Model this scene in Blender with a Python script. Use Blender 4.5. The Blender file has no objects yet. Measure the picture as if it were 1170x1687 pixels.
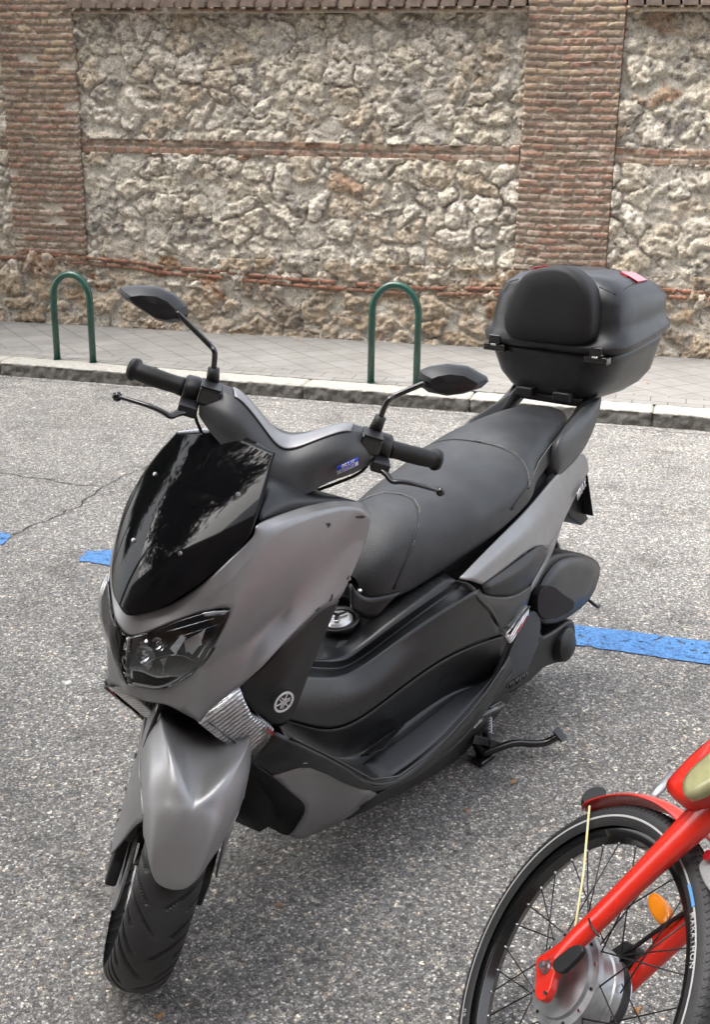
import bpy, bmesh, math, random
import numpy as np
from mathutils import Vector, Matrix
SC=bpy.context.scene; COL=SC.collection
random.seed(7); RNG=np.random.RandomState(11)

# ------------------------------------------------------------------ camera, world, sun
F,PITCH,ROLL,YAW=1935.07,0.321694,0.0153309,3.74925
CAM=np.array([1.32609,1.35479,1.52217])
fw=np.array([math.cos(PITCH)*math.cos(YAW),math.cos(PITCH)*math.sin(YAW),-math.sin(PITCH)])
r0=np.cross(fw,[0,0,1.]);r0/=np.linalg.norm(r0);u0=np.cross(r0,fw)
c_,s_=math.cos(ROLL),math.sin(ROLL)
RT=c_*r0+s_*u0; UP=-s_*r0+c_*u0
cd=bpy.data.cameras.new('camera'); cam=bpy.data.objects.new('camera',cd); COL.objects.link(cam)
cd.sensor_fit='VERTICAL'; cd.sensor_height=36; cd.lens=F/1687*36; cd.clip_start=.05; cd.clip_end=600
cam.matrix_world=Matrix([[RT[0],UP[0],-fw[0],CAM[0]],[RT[1],UP[1],-fw[1],CAM[1]],[RT[2],UP[2],-fw[2],CAM[2]],[0,0,0,1]])
SC.camera=cam
SUN_EL,SUN_AZ=math.radians(57),math.radians(308)
w=bpy.data.worlds.new('World'); SC.world=w; w.use_nodes=True; nt=w.node_tree
bg=nt.nodes['Background']; sky=nt.nodes.new('ShaderNodeTexSky'); sky.sky_type='NISHITA'; sky.sun_disc=False
sky.sun_elevation=SUN_EL; sky.sun_rotation=math.radians(90)-SUN_AZ; sky.air_density=1.0; sky.dust_density=4.0; sky.ozone_density=1.0
hs=nt.nodes.new('ShaderNodeHueSaturation'); hs.inputs['Saturation'].default_value=.3
nt.links.new(sky.outputs[0],hs.inputs['Color']); nt.links.new(hs.outputs[0],bg.inputs[0]); bg.inputs[1].default_value=.15
sd=bpy.data.lights.new('sun','SUN'); sd.energy=1.5; sd.angle=math.radians(58); sd.color=(1,.96,.9)
so=bpy.data.objects.new('sun',sd); COL.objects.link(so)
sv=Vector((math.cos(SUN_EL)*math.cos(SUN_AZ),math.cos(SUN_EL)*math.sin(SUN_AZ),math.sin(SUN_EL)))
so.rotation_euler=sv.to_track_quat('Z','Y').to_euler(); so.location=(0,0,8)
SC.view_settings.view_transform='Standard'; SC.view_settings.look='None'; SC.view_settings.gamma=1
SC.view_settings.exposure=2.0
SC.render.engine='CYCLES'

# ------------------------------------------------------------------ measuring helpers (photo pixel + a known plane -> metres)
def ray(u,v): return RT*(u-585)/F-UP*(v-843.5)/F+fw
def onpl(u,v,o,n):
    d=ray(u,v); o=np.array(o,float); n=np.array(n,float); return CAM+d*(((o-CAM)@n)/(d@n))
def P(u,v,y): return onpl(u,v,(0,y,0),(0,1,0))       # body frame: y = metres left of the scooter's middle
def PX(u,v,x): return onpl(u,v,(x,0,0),(1,0,0))
def PZ(u,v,z): return onpl(u,v,(0,0,z),(0,0,1))
RK=math.radians(26); A0=np.array([.10,0,0]); AX=np.array([-math.sin(RK),0,math.cos(RK)]); ST=.74735
def rot(Pt,a,ax,o):
    Pt=np.asarray(Pt,float)-o;c,s=math.cos(a),math.sin(a)
    return Pt*c+np.cross(ax,Pt)*s+ax*(Pt@ax)*(1-c)+o
def W(l): return rot(l,ST,AX,A0)-np.array([0,0,.009])    # steered frame -> world
EXS=W([1,0,0])-W([0,0,0])
def Q(u,v,xl):                                           # pixel on the steered plane x=xl, in steered coordinates
    return rot(onpl(u,v,W([xl,0,0]),EXS)+np.array([0,0,.009]),-ST,AX,A0)

# ------------------------------------------------------------------ materials
def newmat(name):
    m=bpy.data.materials.new(name); m.use_nodes=True; return m,m.node_tree,m.node_tree.nodes['Principled BSDF']
def mat(name,col,rough=.5,metal=0,noise=.0,nscale=40,bump=0,bscale=200,coat=0,spec=.5,trans=0,alpha=1,coord='Object',dirt=0):
    m,t,b=newmat(name); N=t.nodes.new; L=t.links.new
    b.inputs['Base Color'].default_value=(*col,1); b.inputs['Roughness'].default_value=rough; b.inputs['Metallic'].default_value=metal
    b.inputs['Coat Weight'].default_value=coat; b.inputs['Coat Roughness'].default_value=.08
    b.inputs['Specular IOR Level'].default_value=spec; b.inputs['Transmission Weight'].default_value=trans; b.inputs['Alpha'].default_value=alpha
    tc=N('ShaderNodeTexCoord')
    if noise:
        n=N('ShaderNodeTexNoise'); n.inputs['Scale'].default_value=nscale; n.inputs['Detail'].default_value=8; L(tc.outputs[coord],n.inputs['Vector'])
        r=N('ShaderNodeMapRange'); r.inputs[1].default_value=.3; r.inputs[2].default_value=.7; r.inputs[3].default_value=1-noise; r.inputs[4].default_value=1+noise
        L(n.outputs[0],r.inputs[0])
        mx=N('ShaderNodeVectorMath'); mx.operation='SCALE'; mx.inputs[0].default_value=col; L(r.outputs[0],mx.inputs['Scale']); L(mx.outputs[0],b.inputs['Base Color'])
        r2=N('ShaderNodeMapRange'); r2.inputs[1].default_value=.3; r2.inputs[2].default_value=.7; r2.inputs[3].default_value=rough*.85; r2.inputs[4].default_value=min(1,rough*1.15)
        n2=N('ShaderNodeTexNoise'); n2.inputs['Scale'].default_value=nscale*.3; n2.inputs['Detail'].default_value=6; L(tc.outputs[coord],n2.inputs['Vector']); L(n2.outputs[0],r2.inputs[0]); L(r2.outputs[0],b.inputs['Roughness'])
    if bump:
        n=N('ShaderNodeTexNoise'); n.inputs['Scale'].default_value=bscale; n.inputs['Detail'].default_value=3; L(tc.outputs[coord],n.inputs['Vector'])
        bp=N('ShaderNodeBump'); bp.inputs['Strength'].default_value=bump; bp.inputs['Distance'].default_value=.002; L(n.outputs[0],bp.inputs['Height']); L(bp.outputs[0],b.inputs['Normal'])
    return m
M={}
M['paint']=mat('matte_grey_paint',(.275,.273,.278),.42,.65,noise=.02,nscale=90,bump=.04,bscale=900)
M['darkpaint']=mat('matte_dark_panel',(.0085,.009,.010),.30,0,noise=.38,nscale=30,bump=.08,bscale=900)
M['plastic']=mat('black_plastic',(.008,.008,.009),.42,0,noise=.38,nscale=40,bump=.12,bscale=700)
M['greyplastic']=mat('grey_plastic',(.020,.0215,.024),.34,0,noise=.1,nscale=40,bump=.12,bscale=800)
M['railgrey']=mat('rail_grey',(.050,.052,.055),.38,0,noise=.15,nscale=30,bump=.1,bscale=800)
M['barcover']=mat('bar_cover_grey',(.042,.0435,.046),.36,0,noise=.2,nscale=25,bump=.1,bscale=800)
M['case']=mat('top_case_plastic',(.017,.018,.020),.32,0,noise=.38,nscale=30,bump=.15,bscale=900)
M['pad']=mat('backrest_pad',(.006,.006,.007),.62,0,bump=.1,bscale=900)
M['deep']=mat('under_body_black',(.010,.010,.011),.7)
M['vinyl']=mat('seat_vinyl',(.030,.032,.035),.44,0,noise=.38,nscale=14,bump=.55,bscale=420)
M['rubber']=mat('tyre_rubber',(.020,.020,.021),.48,0,noise=.3,nscale=25,bump=.1,bscale=500)
M['grip']=mat('grip_rubber',(.008,.008,.008),.5,0,bump=.2,bscale=600)
M['gloss2']=mat('satin_black',(.04,.042,.045),.26)
M['gloss']=mat('gloss_black',(.008,.008,.008),.18,0,coat=.5)
M['chrome']=mat('chrome',(.75,.75,.76),.12,1)
M['steel']=mat('steel',(.42,.42,.43),.35,1,noise=.2,nscale=60)
M['alu']=mat('cast_aluminium',(.42,.43,.44),.42,.85,noise=.15,nscale=50,bump=.15,bscale=400)
M['red']=mat('red_paint',(.62,.022,.010),.28,0,noise=.05,nscale=20,coat=.5)
M['redlens']=mat('red_lens',(.35,.01,.015),.15,0,coat=.6)
M['orange']=mat('orange_reflector',(.85,.26,.01),.22,0,coat=.5)
M['white']=mat('white_letters',(.7,.7,.69),.3)
M['blue']=mat('sticker_blue',(.02,.05,.5),.35)
M['scuff']=mat('paint_scuff',(.03,.028,.027),.6)
M['silver']=mat('silver_letters',(.7,.7,.7),.25,.9)
M['green']=mat('green_rack_paint',(.010,.062,.042),.34,0,noise=.25,nscale=30,coat=.25)
M['yellow']=mat('yellow_wire',(.75,.68,.35),.5)
M['mirror']=mat('mirror_glass',(.8,.8,.8),.03,1)
M['reflbowl']=mat('headlight_reflector',(.62,.64,.66),.10,1,bump=0)
M['capmetal']=mat('fuel_cap_metal',(.62,.63,.64),.3,.7)
M['whiteplate']=mat('plate_white',(.6,.6,.58),.4)
M['lightgrey']=mat('light_grey_paint',(.33,.34,.35),.35,0,noise=.1,coat=.3)
def glassmat(name,tint,fac,rough=.02):
    m,t,b=newmat(name); N=t.nodes.new; L=t.links.new
    out=t.nodes['Material Output']; tr=N('ShaderNodeBsdfTransparent'); tr.inputs[0].default_value=(*tint,1)
    gl=N('ShaderNodeBsdfGlossy'); gl.inputs['Roughness'].default_value=rough; gl.inputs[0].default_value=(.6,.6,.6,1) if fac<1 else (.9,.9,.9,1)
    fr=N('ShaderNodeFresnel'); fr.inputs[0].default_value=1.5 if fac==1 else 1.36
    mx=N('ShaderNodeMixShader'); L(fr.outputs[0],mx.inputs[0]); L(tr.outputs[0],mx.inputs[1]); L(gl.outputs[0],mx.inputs[2])
    if fac<1:
        df=N('ShaderNodeBsdfDiffuse'); df.inputs[0].default_value=(.006,.006,.007,1)
        m2=N('ShaderNodeMixShader'); m2.inputs[0].default_value=fac; L(df.outputs[0],m2.inputs[1]); L(tr.outputs[0],m2.inputs[2]); L(m2.outputs[0],mx.inputs[1])
    L(mx.outputs[0],out.inputs[0]); return m
M['screen']=glassmat('dark_tinted_screen',(.35,.35,.36),.35,.05)
M['lens']=glassmat('clear_lens',(.93,.94,.95),1)
def ribmat(name,col,rough,scale,ang):
    m,t,b=newmat(name); N=t.nodes.new; L=t.links.new
    b.inputs['Base Color'].default_value=(*col,1); b.inputs['Roughness'].default_value=rough
    tc=N('ShaderNodeTexCoord'); mp=N('ShaderNodeMapping'); mp.inputs['Rotation'].default_value=(0,ang,0); L(tc.outputs['Object'],mp.inputs[0])
    wv=N('ShaderNodeTexWave');wv.wave_profile='SIN'; wv.inputs['Scale'].default_value=scale; wv.bands_direction='X'; wv.inputs['Distortion'].default_value=1.6 if name=='prismatic_lens' else .3;wv.inputs['Detail Scale'].default_value=3; L(mp.outputs[0],wv.inputs['Vector'])
    bp=N('ShaderNodeBump'); bp.inputs['Strength'].default_value=.9; bp.inputs['Distance'].default_value=.003; L(wv.outputs['Fac'],bp.inputs['Height']); L(bp.outputs[0],b.inputs['Normal'])
    return m
M['ribbed']=ribmat('ribbed_black_cover',(.020,.021,.022),.33,38,math.radians(38))
M['ribfloor']=ribmat('ribbed_floor_rubber',(.012,.012,.012),.5,60,math.radians(20))
M['prism']=ribmat('prismatic_lens',(.85,.85,.85),.14,34,math.radians(62)); 
_b=M['prism'].node_tree.nodes['Principled BSDF']; _b.inputs['Metallic'].default_value=.55

# ------------------------------------------------------------------ object helpers
def tag(o,label=None,cat=None,group=None,kind=None):
    if label:o['label']=label
    if cat:o['category']=cat
    if group:o['group']=group
    if kind:o['kind']=kind
    return o
def empty(name,loc):
    o=bpy.data.objects.new(name,None); COL.objects.link(o); o.location=loc; o.empty_display_size=.1; return o
def link(name,me,m,parent=None,smooth=True):
    if m is not None: me.materials.append(m)
    if smooth: me.polygons.foreach_set('use_smooth',[True]*len(me.polygons))
    o=bpy.data.objects.new(name,me); COL.objects.link(o)
    if parent is not None:
        o.parent=parent
        if parent.type=='EMPTY': o.location=-parent.location if parent.parent is None else (0,0,0)
    return o
def mesh(name,V,Fc,m,parent=None,smooth=True,cr=None,sub=0,solid=0,bevel=0,off=-1,bseg=2):
    me=bpy.data.meshes.new(name); me.from_pydata([tuple(map(float,v)) for v in V],[],[tuple(f) for f in Fc]); me.update()
    bm=bmesh.new(); bm.from_mesh(me); bmesh.ops.recalc_face_normals(bm,faces=bm.faces)
    if cr:
        cl=bm.edges.layers.float.get('crease_edge') or bm.edges.layers.float.new('crease_edge'); bm.verts.ensure_lookup_table()
        for ch,val in cr:
            for a,b in zip(ch[:-1],ch[1:]):
                e=bm.edges.get((bm.verts[a],bm.verts[b]))
                if e: e[cl]=val
    bm.to_mesh(me); bm.free()
    o=link(name,me,m,parent,smooth)
    if bevel: b=o.modifiers.new('b','BEVEL'); b.width=bevel; b.segments=bseg; b.limit_method='ANGLE'; b.angle_limit=math.radians(30); b.harden_normals=False
    if sub: s=o.modifiers.new('s','SUBSURF'); s.levels=s.render_levels=sub
    if solid: s=o.modifiers.new('t','SOLIDIFY'); s.thickness=solid; s.offset=off
    if bevel and smooth:
        n=o.modifiers.new('w','WEIGHTED_NORMAL'); n.keep_sharp=False
    return o
FIT=[]
def outward(me_o,inside):                               # flip so that normals point away from an inner point
    me=me_o.data; bm=bmesh.new(); bm.from_mesh(me); s=0; c=Vector(inside)
    for f in bm.faces: s+=f.normal.dot(f.calc_center_median()-c)*f.calc_area()
    if s<0:
        for f in bm.faces: f.normal_flip()
    bm.to_mesh(me); bm.free(); return me_o
def cage(name,vs,faces,m,parent,both=True,cr=(),sub=3,solid=.004,mirrored='join',conv=None,inside=(-.5,0,.5)):
    """vs: name->(point) on the left side; faces of names; mirrored across y=0. join: one mesh welded on y~0; pair: two objects"""
    keys=list(vs); idx={k:i for i,k in enumerate(keys)}
    V=[np.array(vs[k],float) for k in keys]; Fc=[[idx[k] for k in f.split()] for f in faces]
    C=[([idx[k] for k in ch.split()],val) for ch,val in cr]
    conv=conv or (lambda p:p); out=[]
    if mirrored=='join' and both:
        n=len(V); mp={}
        V2=list(V)
        for i in range(n):
            if abs(V[i][1])<1e-4: mp[i]=i
            else: mp[i]=len(V2); V2.append(V[i]*np.array([1,-1,1]))
        F2=Fc+[[mp[i] for i in f][::-1] for f in Fc]; C2=C+[([mp[i] for i in ch],v) for ch,v in C]
        out.append(outward(mesh(name,[conv(p) for p in V2],F2,m,parent,cr=C2,sub=sub,solid=solid),inside))
    else:
        for sgn in ((1,-1) if both else (1,)):
            Vs=[conv(p*np.array([1,sgn,1])) for p in V]
            out.append(outward(mesh(name,Vs,Fc,m,parent,cr=C,sub=sub,solid=solid),inside))
    FIT.extend(out)
    return out
def fitcage(o,k=2,f=.7):
    me=o.data;n=len(me.vertices);T=np.zeros(n*3,np.float32);me.vertices.foreach_get('co',T);cur=T.copy()
    sm=[m for m in o.modifiers if m.type=='SUBSURF']
    if not sm: return o
    oth=[(m,m.show_viewport) for m in o.modifiers if m.type!='SUBSURF']
    for m,_ in oth: m.show_viewport=False
    for _ in range(k):
        dg=bpy.context.evaluated_depsgraph_get();ev=o.evaluated_get(dg);em=ev.data;L=np.zeros(len(em.vertices)*3,np.float32);em.vertices.foreach_get('co',L)
        cur=cur+(T-L[:n*3])*f;me.vertices.foreach_set('co',cur);me.update();o.update_tag();bpy.context.view_layer.update()
    for m,s_ in oth: m.show_viewport=s_
    return o
def gridcage(name,rows,m,parent,crows=(),ccols=(),**kw):
    vs={};faces=[];nr=len(rows);nc=len(rows[0])
    for i,r in enumerate(rows):
        for j,p in enumerate(r): vs[f'{i}_{j}']=p
    for i in range(nr-1):
        for j in range(nc-1): faces.append(f'{i}_{j} {i}_{j+1} {i+1}_{j+1} {i+1}_{j}')
    cr=[(' '.join(f'{i}_{j}' for j in range(nc)),v) for i,v in crows]+[(' '.join(f'{i}_{j}' for i in range(nr)),v) for j,v in ccols]
    # keep the four corners square
    return cage(name,vs,faces,m,parent,cr=cr,**kw)
def PP(s,yadd=0):                                       # 'u,v,y u,v,y ...' -> body points
    return [P(*[float(a) for a in t.split(',')][:2],float(t.split(',')[2])+yadd) for t in s.split()]
def tube(name,pts,rad,m,parent,seg=12,closed=False,caps=True,smoothpath=0,conv=None,flat=1):
    pts=[np.array(p,float) for p in pts]
    rads=list(rad) if hasattr(rad,'__len__') else [rad]*len(pts)
    for _ in range(smoothpath):
        np_,nr_=[pts[0]],[rads[0]]
        for i in range(len(pts)-1):
            a,b=pts[i],pts[i+1]; np_+= [a*.75+b*.25,a*.25+b*.75]; nr_+=[rads[i]*.75+rads[i+1]*.25,rads[i]*.25+rads[i+1]*.75]
        np_.append(pts[-1]); nr_.append(rads[-1]); pts,rads=np_,nr_
    n=len(pts);V=[];Fc=[];ref=None
    for i in range(n):
        if closed: d=pts[(i+1)%n]-pts[i-1]
        else: d=pts[min(i+1,n-1)]-pts[max(i-1,0)]
        d=d/(np.linalg.norm(d)+1e-12)
        if ref is None:
            ref=np.cross(d,[0,0,1.]) if abs(d[2])<.9 else np.cross(d,[1.,0,0])
        ref=ref-d*(ref@d); ref/=np.linalg.norm(ref); b=np.cross(d,ref)
        for k in range(seg):
            a=2*math.pi*k/seg; V.append(pts[i]+rads[i]*(math.cos(a)*ref+math.sin(a)*b*flat))
    for i in range(n if closed else n-1):
        for k in range(seg):
            j=(i+1)%n; Fc.append([i*seg+k,i*seg+(k+1)%seg,j*seg+(k+1)%seg,j*seg+k])
    if caps and not closed:
        Fc.append(list(range(seg))[::-1]); Fc.append([(n-1)*seg+k for k in range(seg)])
    if conv: V=[conv(v) for v in V]
    return mesh(name,V,Fc,m,parent)
def revolve(name,prof,c,ax,m,parent,seg=64,conv=None,e1=None,smooth=True):
    """prof: list of (r, offset along ax)"""
    ax=np.array(ax,float);ax/=np.linalg.norm(ax);c=np.array(c,float)
    if e1 is None: e1=np.cross(ax,[0,0,1.]) if abs(ax[2])<.9 else np.cross(ax,[1.,0,0])
    e1=np.array(e1,float);e1-=ax*(e1@ax);e1/=np.linalg.norm(e1);e2=np.cross(ax,e1);V=[];Fc=[];n=len(prof)
    for k in range(seg):
        a=2*math.pi*k/seg
        for r,o in prof: V.append(c+ax*o+r*(math.cos(a)*e1+math.sin(a)*e2))
    for k in range(seg):
        for i in range(n-1): Fc.append([k*n+i,k*n+i+1,((k+1)%seg)*n+i+1,((k+1)%seg)*n+i])
    if conv: V=[conv(v) for v in V]
    me=mesh(name,V,Fc,m,parent,smooth=smooth)
    bm=bmesh.new();bm.from_mesh(me.data);bmesh.ops.remove_doubles(bm,verts=bm.verts,dist=1e-5);bmesh.ops.recalc_face_normals(bm,faces=bm.faces);bm.to_mesh(me.data);bm.free()
    e=me.modifiers.new('e','EDGE_SPLIT');e.split_angle=math.radians(38)
    return me
def slab(name,outline,d,m,parent,bevel=.004,conv=None,sub=0,bseg=3):
    """closed outline of 3D points extruded by vector d (a solid plate)"""
    n=len(outline);V=[np.array(p,float) for p in outline]+[np.array(p,float)+np.array(d,float) for p in outline]
    Fc=[list(range(n)),[n+i for i in range(n)][::-1]]+[[i,n+i,n+(i+1)%n,(i+1)%n] for i in range(n)]
    if conv: V=[conv(v) for v in V]
    return mesh(name,V,Fc,m,parent,bevel=bevel,bseg=bseg)
def box(name,lo,hi,m,parent,bevel=.004,conv=None):
    x0,y0,z0=lo;x1,y1,z1=hi
    return slab(name,[(x0,y0,z0),(x1,y0,z0),(x1,y1,z0),(x0,y1,z0)],(0,0,z1-z0),m,parent,bevel,conv)
def chaikin(pts,n=2,closed=True):
    pts=[np.array(p,float) for p in pts]
    for _ in range(n):
        q=[]
        for i in range(len(pts) if closed else len(pts)-1):
            a,b=pts[i],pts[(i+1)%len(pts)]; q+=[a*.75+b*.25,a*.25+b*.75]
        if not closed: q=[pts[0]]+q+[pts[-1]]
        pts=q
    return pts
def pillow(name,outline,nrm,h,m,parent,rings=((1,0),(.97,.45),(.88,.85),(.6,1),(0,1.05)),back=0,conv=None,sub=0):
    """domed plate from an outline; nrm = outward, h = height"""
    o=[np.array(p,float) for p in outline];c=sum(o)/len(o);nrm=np.array(nrm,float);n=len(o);V=[];Fc=[]
    rs=list(rings)
    if back: rs=[(0,-back/h),(.97,-back/h),(1,-back/h*.8)]+rs
    for s,k in rs: V+= [c+(p-c)*s+nrm*h*k for p in o]
    for r in range(len(rs)-1):
        for i in range(n): Fc.append([r*n+i,r*n+(i+1)%n,(r+1)*n+(i+1)%n,(r+1)*n+i])
    if conv: V=[conv(v) for v in V]
    ob=mesh(name,V,Fc,m,parent)
    bm=bmesh.new();bm.from_mesh(ob.data);bmesh.ops.remove_doubles(bm,verts=bm.verts,dist=1e-5);bmesh.ops.recalc_face_normals(bm,faces=bm.faces);bm.to_mesh(ob.data);bm.free()
    if sub: s=ob.modifiers.new('s','SUBSURF'); s.levels=s.render_levels=sub
    return ob
def text(name,s,o,xd,yd,size,m,parent,depth=.001,shear=0,sx=1,space=1,proj=None):
    cu=bpy.data.curves.new(name,'FONT');cu.body=s;cu.size=1;cu.align_x='CENTER';cu.align_y='CENTER';cu.extrude=0;cu.shear=shear;cu.space_character=space;cu.resolution_u=3
    cu.offset=.012
    tmp=bpy.data.objects.new('tmp',cu);COL.objects.link(tmp);bpy.context.view_layer.update()
    me=bpy.data.meshes.new_from_object(tmp.evaluated_get(bpy.context.evaluated_depsgraph_get()));bpy.data.objects.remove(tmp);bpy.data.curves.remove(cu)
    xd=np.array(xd,float);xd/=np.linalg.norm(xd);yd=np.array(yd,float);yd-=xd*(yd@xd);yd/=np.linalg.norm(yd);o=np.array(o,float)
    for v in me.vertices:
        if proj: v.co=proj(v.co.x*size*sx,v.co.y*size)
        else: v.co=o+xd*v.co.x*size*sx+yd*v.co.y*size
    me.name=name
    ob=link(name,me,m,parent,smooth=False)
    so=ob.modifiers.new('t','SOLIDIFY');so.thickness=depth;so.offset=0
    return ob

# ------------------------------------------------------------------ numpy noise for stone, brick and kerb
def vnoise(x,y,seed=0):
    xi=np.floor(x).astype(np.int64);yi=np.floor(y).astype(np.int64);xf=x-xi;yf=y-yi
    def h(a,b):
        n=(a*374761393+b*668265263+seed*1442695041)&0xffffffff; n=((n^(n>>13))*1274126177)&0xffffffff
        return ((n^(n>>16))&0xffff)/65535.
    u=xf*xf*(3-2*xf);v=yf*yf*(3-2*yf)
    return (h(xi,yi)*(1-u)+h(xi+1,yi)*u)*(1-v)+(h(xi,yi+1)*(1-u)+h(xi+1,yi+1)*u)*v
def fbm(x,y,o=4,seed=0,g=.5):
    s=0;a=1;t=0
    for i in range(o): s=s+a*vnoise(x*2**i,y*2**i,seed+i*17);t+=a;a*=g
    return s/t
def hsh(n,k=0):
    n=(np.asarray(n,np.int64)*2654435761+k*40503+12345)&0xffffffff; n=((n^(n>>15))*2246822519)&0xffffffff; return ((n^(n>>13))&0xffff)/65535.
def sst(a,b,x): t=np.clip((x-a)/(b-a),0,1);return t*t*(3-2*t)
def worley(x,y,sx,sy,jit=.85,seed=0):
    X=x/sx;Y=y/sy;row=np.floor(Y).astype(np.int64)
    f1=np.full(x.shape,9.);f2=np.full(x.shape,9.);idd=np.zeros(x.shape,np.int64)
    for dy in (-1,0,1):
        r=row+dy
        Xo=X+.5*(r%2); ci=np.floor(Xo).astype(np.int64)
        for dx in (-1,0,1):
            c=ci+dx; key=(c*7919+r*104729+seed*31337)
            px=c+.5+(hsh(key,1)-.5)*jit-.5*(r%2); py=r+.5+(hsh(key,2)-.5)*jit
            d=np.sqrt((X-px)**2+(Y-py)**2)*(.8+.4*hsh(key,3))
            n=d<f1; f2=np.where(n,f1,np.minimum(f2,d)); idd=np.where(n,key,idd); f1=np.where(n,d,f1)
    return f1,f2,idd

# ------------------------------------------------------------------ street
KA=PZ(0,618,0);KB=PZ(1170,711,0);kd=(KB-KA)/np.linalg.norm(KB-KA);kn=np.array([-kd[1],kd[0],0])
if kn@(CAM-KA)>0: kn=-kn                                  # kn points from the kerb towards the wall
KH=.085
def SW(s,t,z): return KA+kd*s+kn*t+np.array([0,0,z])
def asphalt():
    m,t,b=newmat('worn_asphalt');N=t.nodes.new;L=t.links.new
    tc=N('ShaderNodeTexCoord')
    v=N('ShaderNodeTexVoronoi');v.inputs['Scale'].default_value=185;v.inputs['Randomness'].default_value=1;L(tc.outputs['Object'],v.inputs[0])
    v2=N('ShaderNodeTexVoronoi');v2.inputs['Scale'].default_value=88;L(tc.outputs['Object'],v2.inputs[0])
    sp=N('ShaderNodeSeparateColor');L(v.outputs['Color'],sp.inputs[0]);sp2=N('ShaderNodeSeparateColor');L(v2.outputs['Color'],sp2.inputs[0])
    cr=N('ShaderNodeValToRGB');L(sp.outputs[0],cr.inputs[0]);e=cr.color_ramp.elements
    e[0].position=0;e[0].color=(.092,.088,.083,1);e[1].position=1;e[1].color=(.50,.48,.445,1)
    for p_,c in ((.3,(.145,.142,.136,1)),(.6,(.20,.195,.185,1)),(.86,(.28,.268,.25,1))): x=e.new(p_);x.color=c
    cr2=N('ShaderNodeValToRGB');L(sp2.outputs[0],cr2.inputs[0]);e=cr2.color_ramp.elements
    e[0].position=0;e[0].color=(.45,.45,.46,1);e[1].position=1;e[1].color=(2.0,1.9,1.7,1);x=e.new(.5);x.color=(.92,.92,.92,1);x=e.new(.90);x.color=(1.05,1.04,1.02,1);x=e.new(.95);x.color=(1.5,1.3,1.1,1);x=e.new(.1);x.color=(.8,.79,.78,1)
    mx=N('ShaderNodeMix');mx.data_type='RGBA';mx.blend_type='MULTIPLY';mx.inputs[0].default_value=.8;L(cr.outputs[0],mx.inputs[6]);L(cr2.outputs[0],mx.inputs[7])
    # gaps between grains: dark bitumen
    de=N('ShaderNodeTexVoronoi');de.feature='DISTANCE_TO_EDGE';de.inputs['Scale'].default_value=185;L(tc.outputs['Object'],de.inputs[0])
    mr=N('ShaderNodeMapRange');mr.inputs[1].default_value=.0;mr.inputs[2].default_value=.16;mr.inputs[3].default_value=.5;mr.inputs[4].default_value=1;L(de.outputs[0],mr.inputs[0])
    # large patches
    n=N('ShaderNodeTexNoise');n.inputs['Scale'].default_value=1.6;n.inputs['Detail'].default_value=9;n.inputs['Roughness'].default_value=.62;L(tc.outputs['Object'],n.inputs[0])
    m2=N('ShaderNodeMapRange');m2.inputs[1].default_value=.32;m2.inputs[2].default_value=.68;m2.inputs[3].default_value=.84;m2.inputs[4].default_value=1.14;L(n.outputs[0],m2.inputs[0])
    # far road paler than the parking bay, the far side's light put into the colour
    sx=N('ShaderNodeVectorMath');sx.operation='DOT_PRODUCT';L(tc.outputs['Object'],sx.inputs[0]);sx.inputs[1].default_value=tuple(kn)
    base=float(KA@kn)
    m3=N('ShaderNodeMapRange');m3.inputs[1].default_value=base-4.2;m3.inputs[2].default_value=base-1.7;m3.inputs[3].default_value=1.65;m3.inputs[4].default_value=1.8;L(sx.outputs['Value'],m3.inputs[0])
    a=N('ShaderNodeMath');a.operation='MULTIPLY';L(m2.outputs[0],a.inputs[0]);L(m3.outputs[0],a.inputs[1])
    # dark blotches, oil and dust
    n4=N('ShaderNodeTexNoise');n4.inputs['Scale'].default_value=6;n4.inputs['Detail'].default_value=7;L(tc.outputs['Object'],n4.inputs[0])
    m4=N('ShaderNodeMapRange');m4.inputs[1].default_value=.30;m4.inputs[2].default_value=.46;m4.inputs[3].default_value=.7;m4.inputs[4].default_value=1;L(n4.outputs[0],m4.inputs[0])
    a2=N('ShaderNodeMath');a2.operation='MULTIPLY';L(a.outputs[0],a2.inputs[0]);L(m4.outputs[0],a2.inputs[1])
    a3=N('ShaderNodeMath');a3.operation='MULTIPLY';L(a2.outputs[0],a3.inputs[0]);L(mr.outputs[0],a3.inputs[1])
    vs=N('ShaderNodeVectorMath');vs.operation='SCALE';L(mx.outputs[2],vs.inputs[0]);L(a3.outputs[0],vs.inputs['Scale'])
    L(vs.outputs[0],b.inputs['Base Color']);b.inputs['Roughness'].default_value=.85
    ad=N('ShaderNodeMath');ad.operation='ADD';L(sp.outputs[1],ad.inputs[0]);L(mr.outputs[0],ad.inputs[1])
    bp=N('ShaderNodeBump');bp.inputs['Strength'].default_value=.9;bp.inputs['Distance'].default_value=.004;L(ad.outputs[0],bp.inputs['Height']);L(bp.outputs[0],b.inputs['Normal'])
    return m
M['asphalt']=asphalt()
road=mesh('road',[(-60,-60,0),(60,-60,0),(60,60,0),(-60,60,0)],[(0,1,2,3)],M['asphalt'],smooth=False);tag(road,kind='structure')
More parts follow.
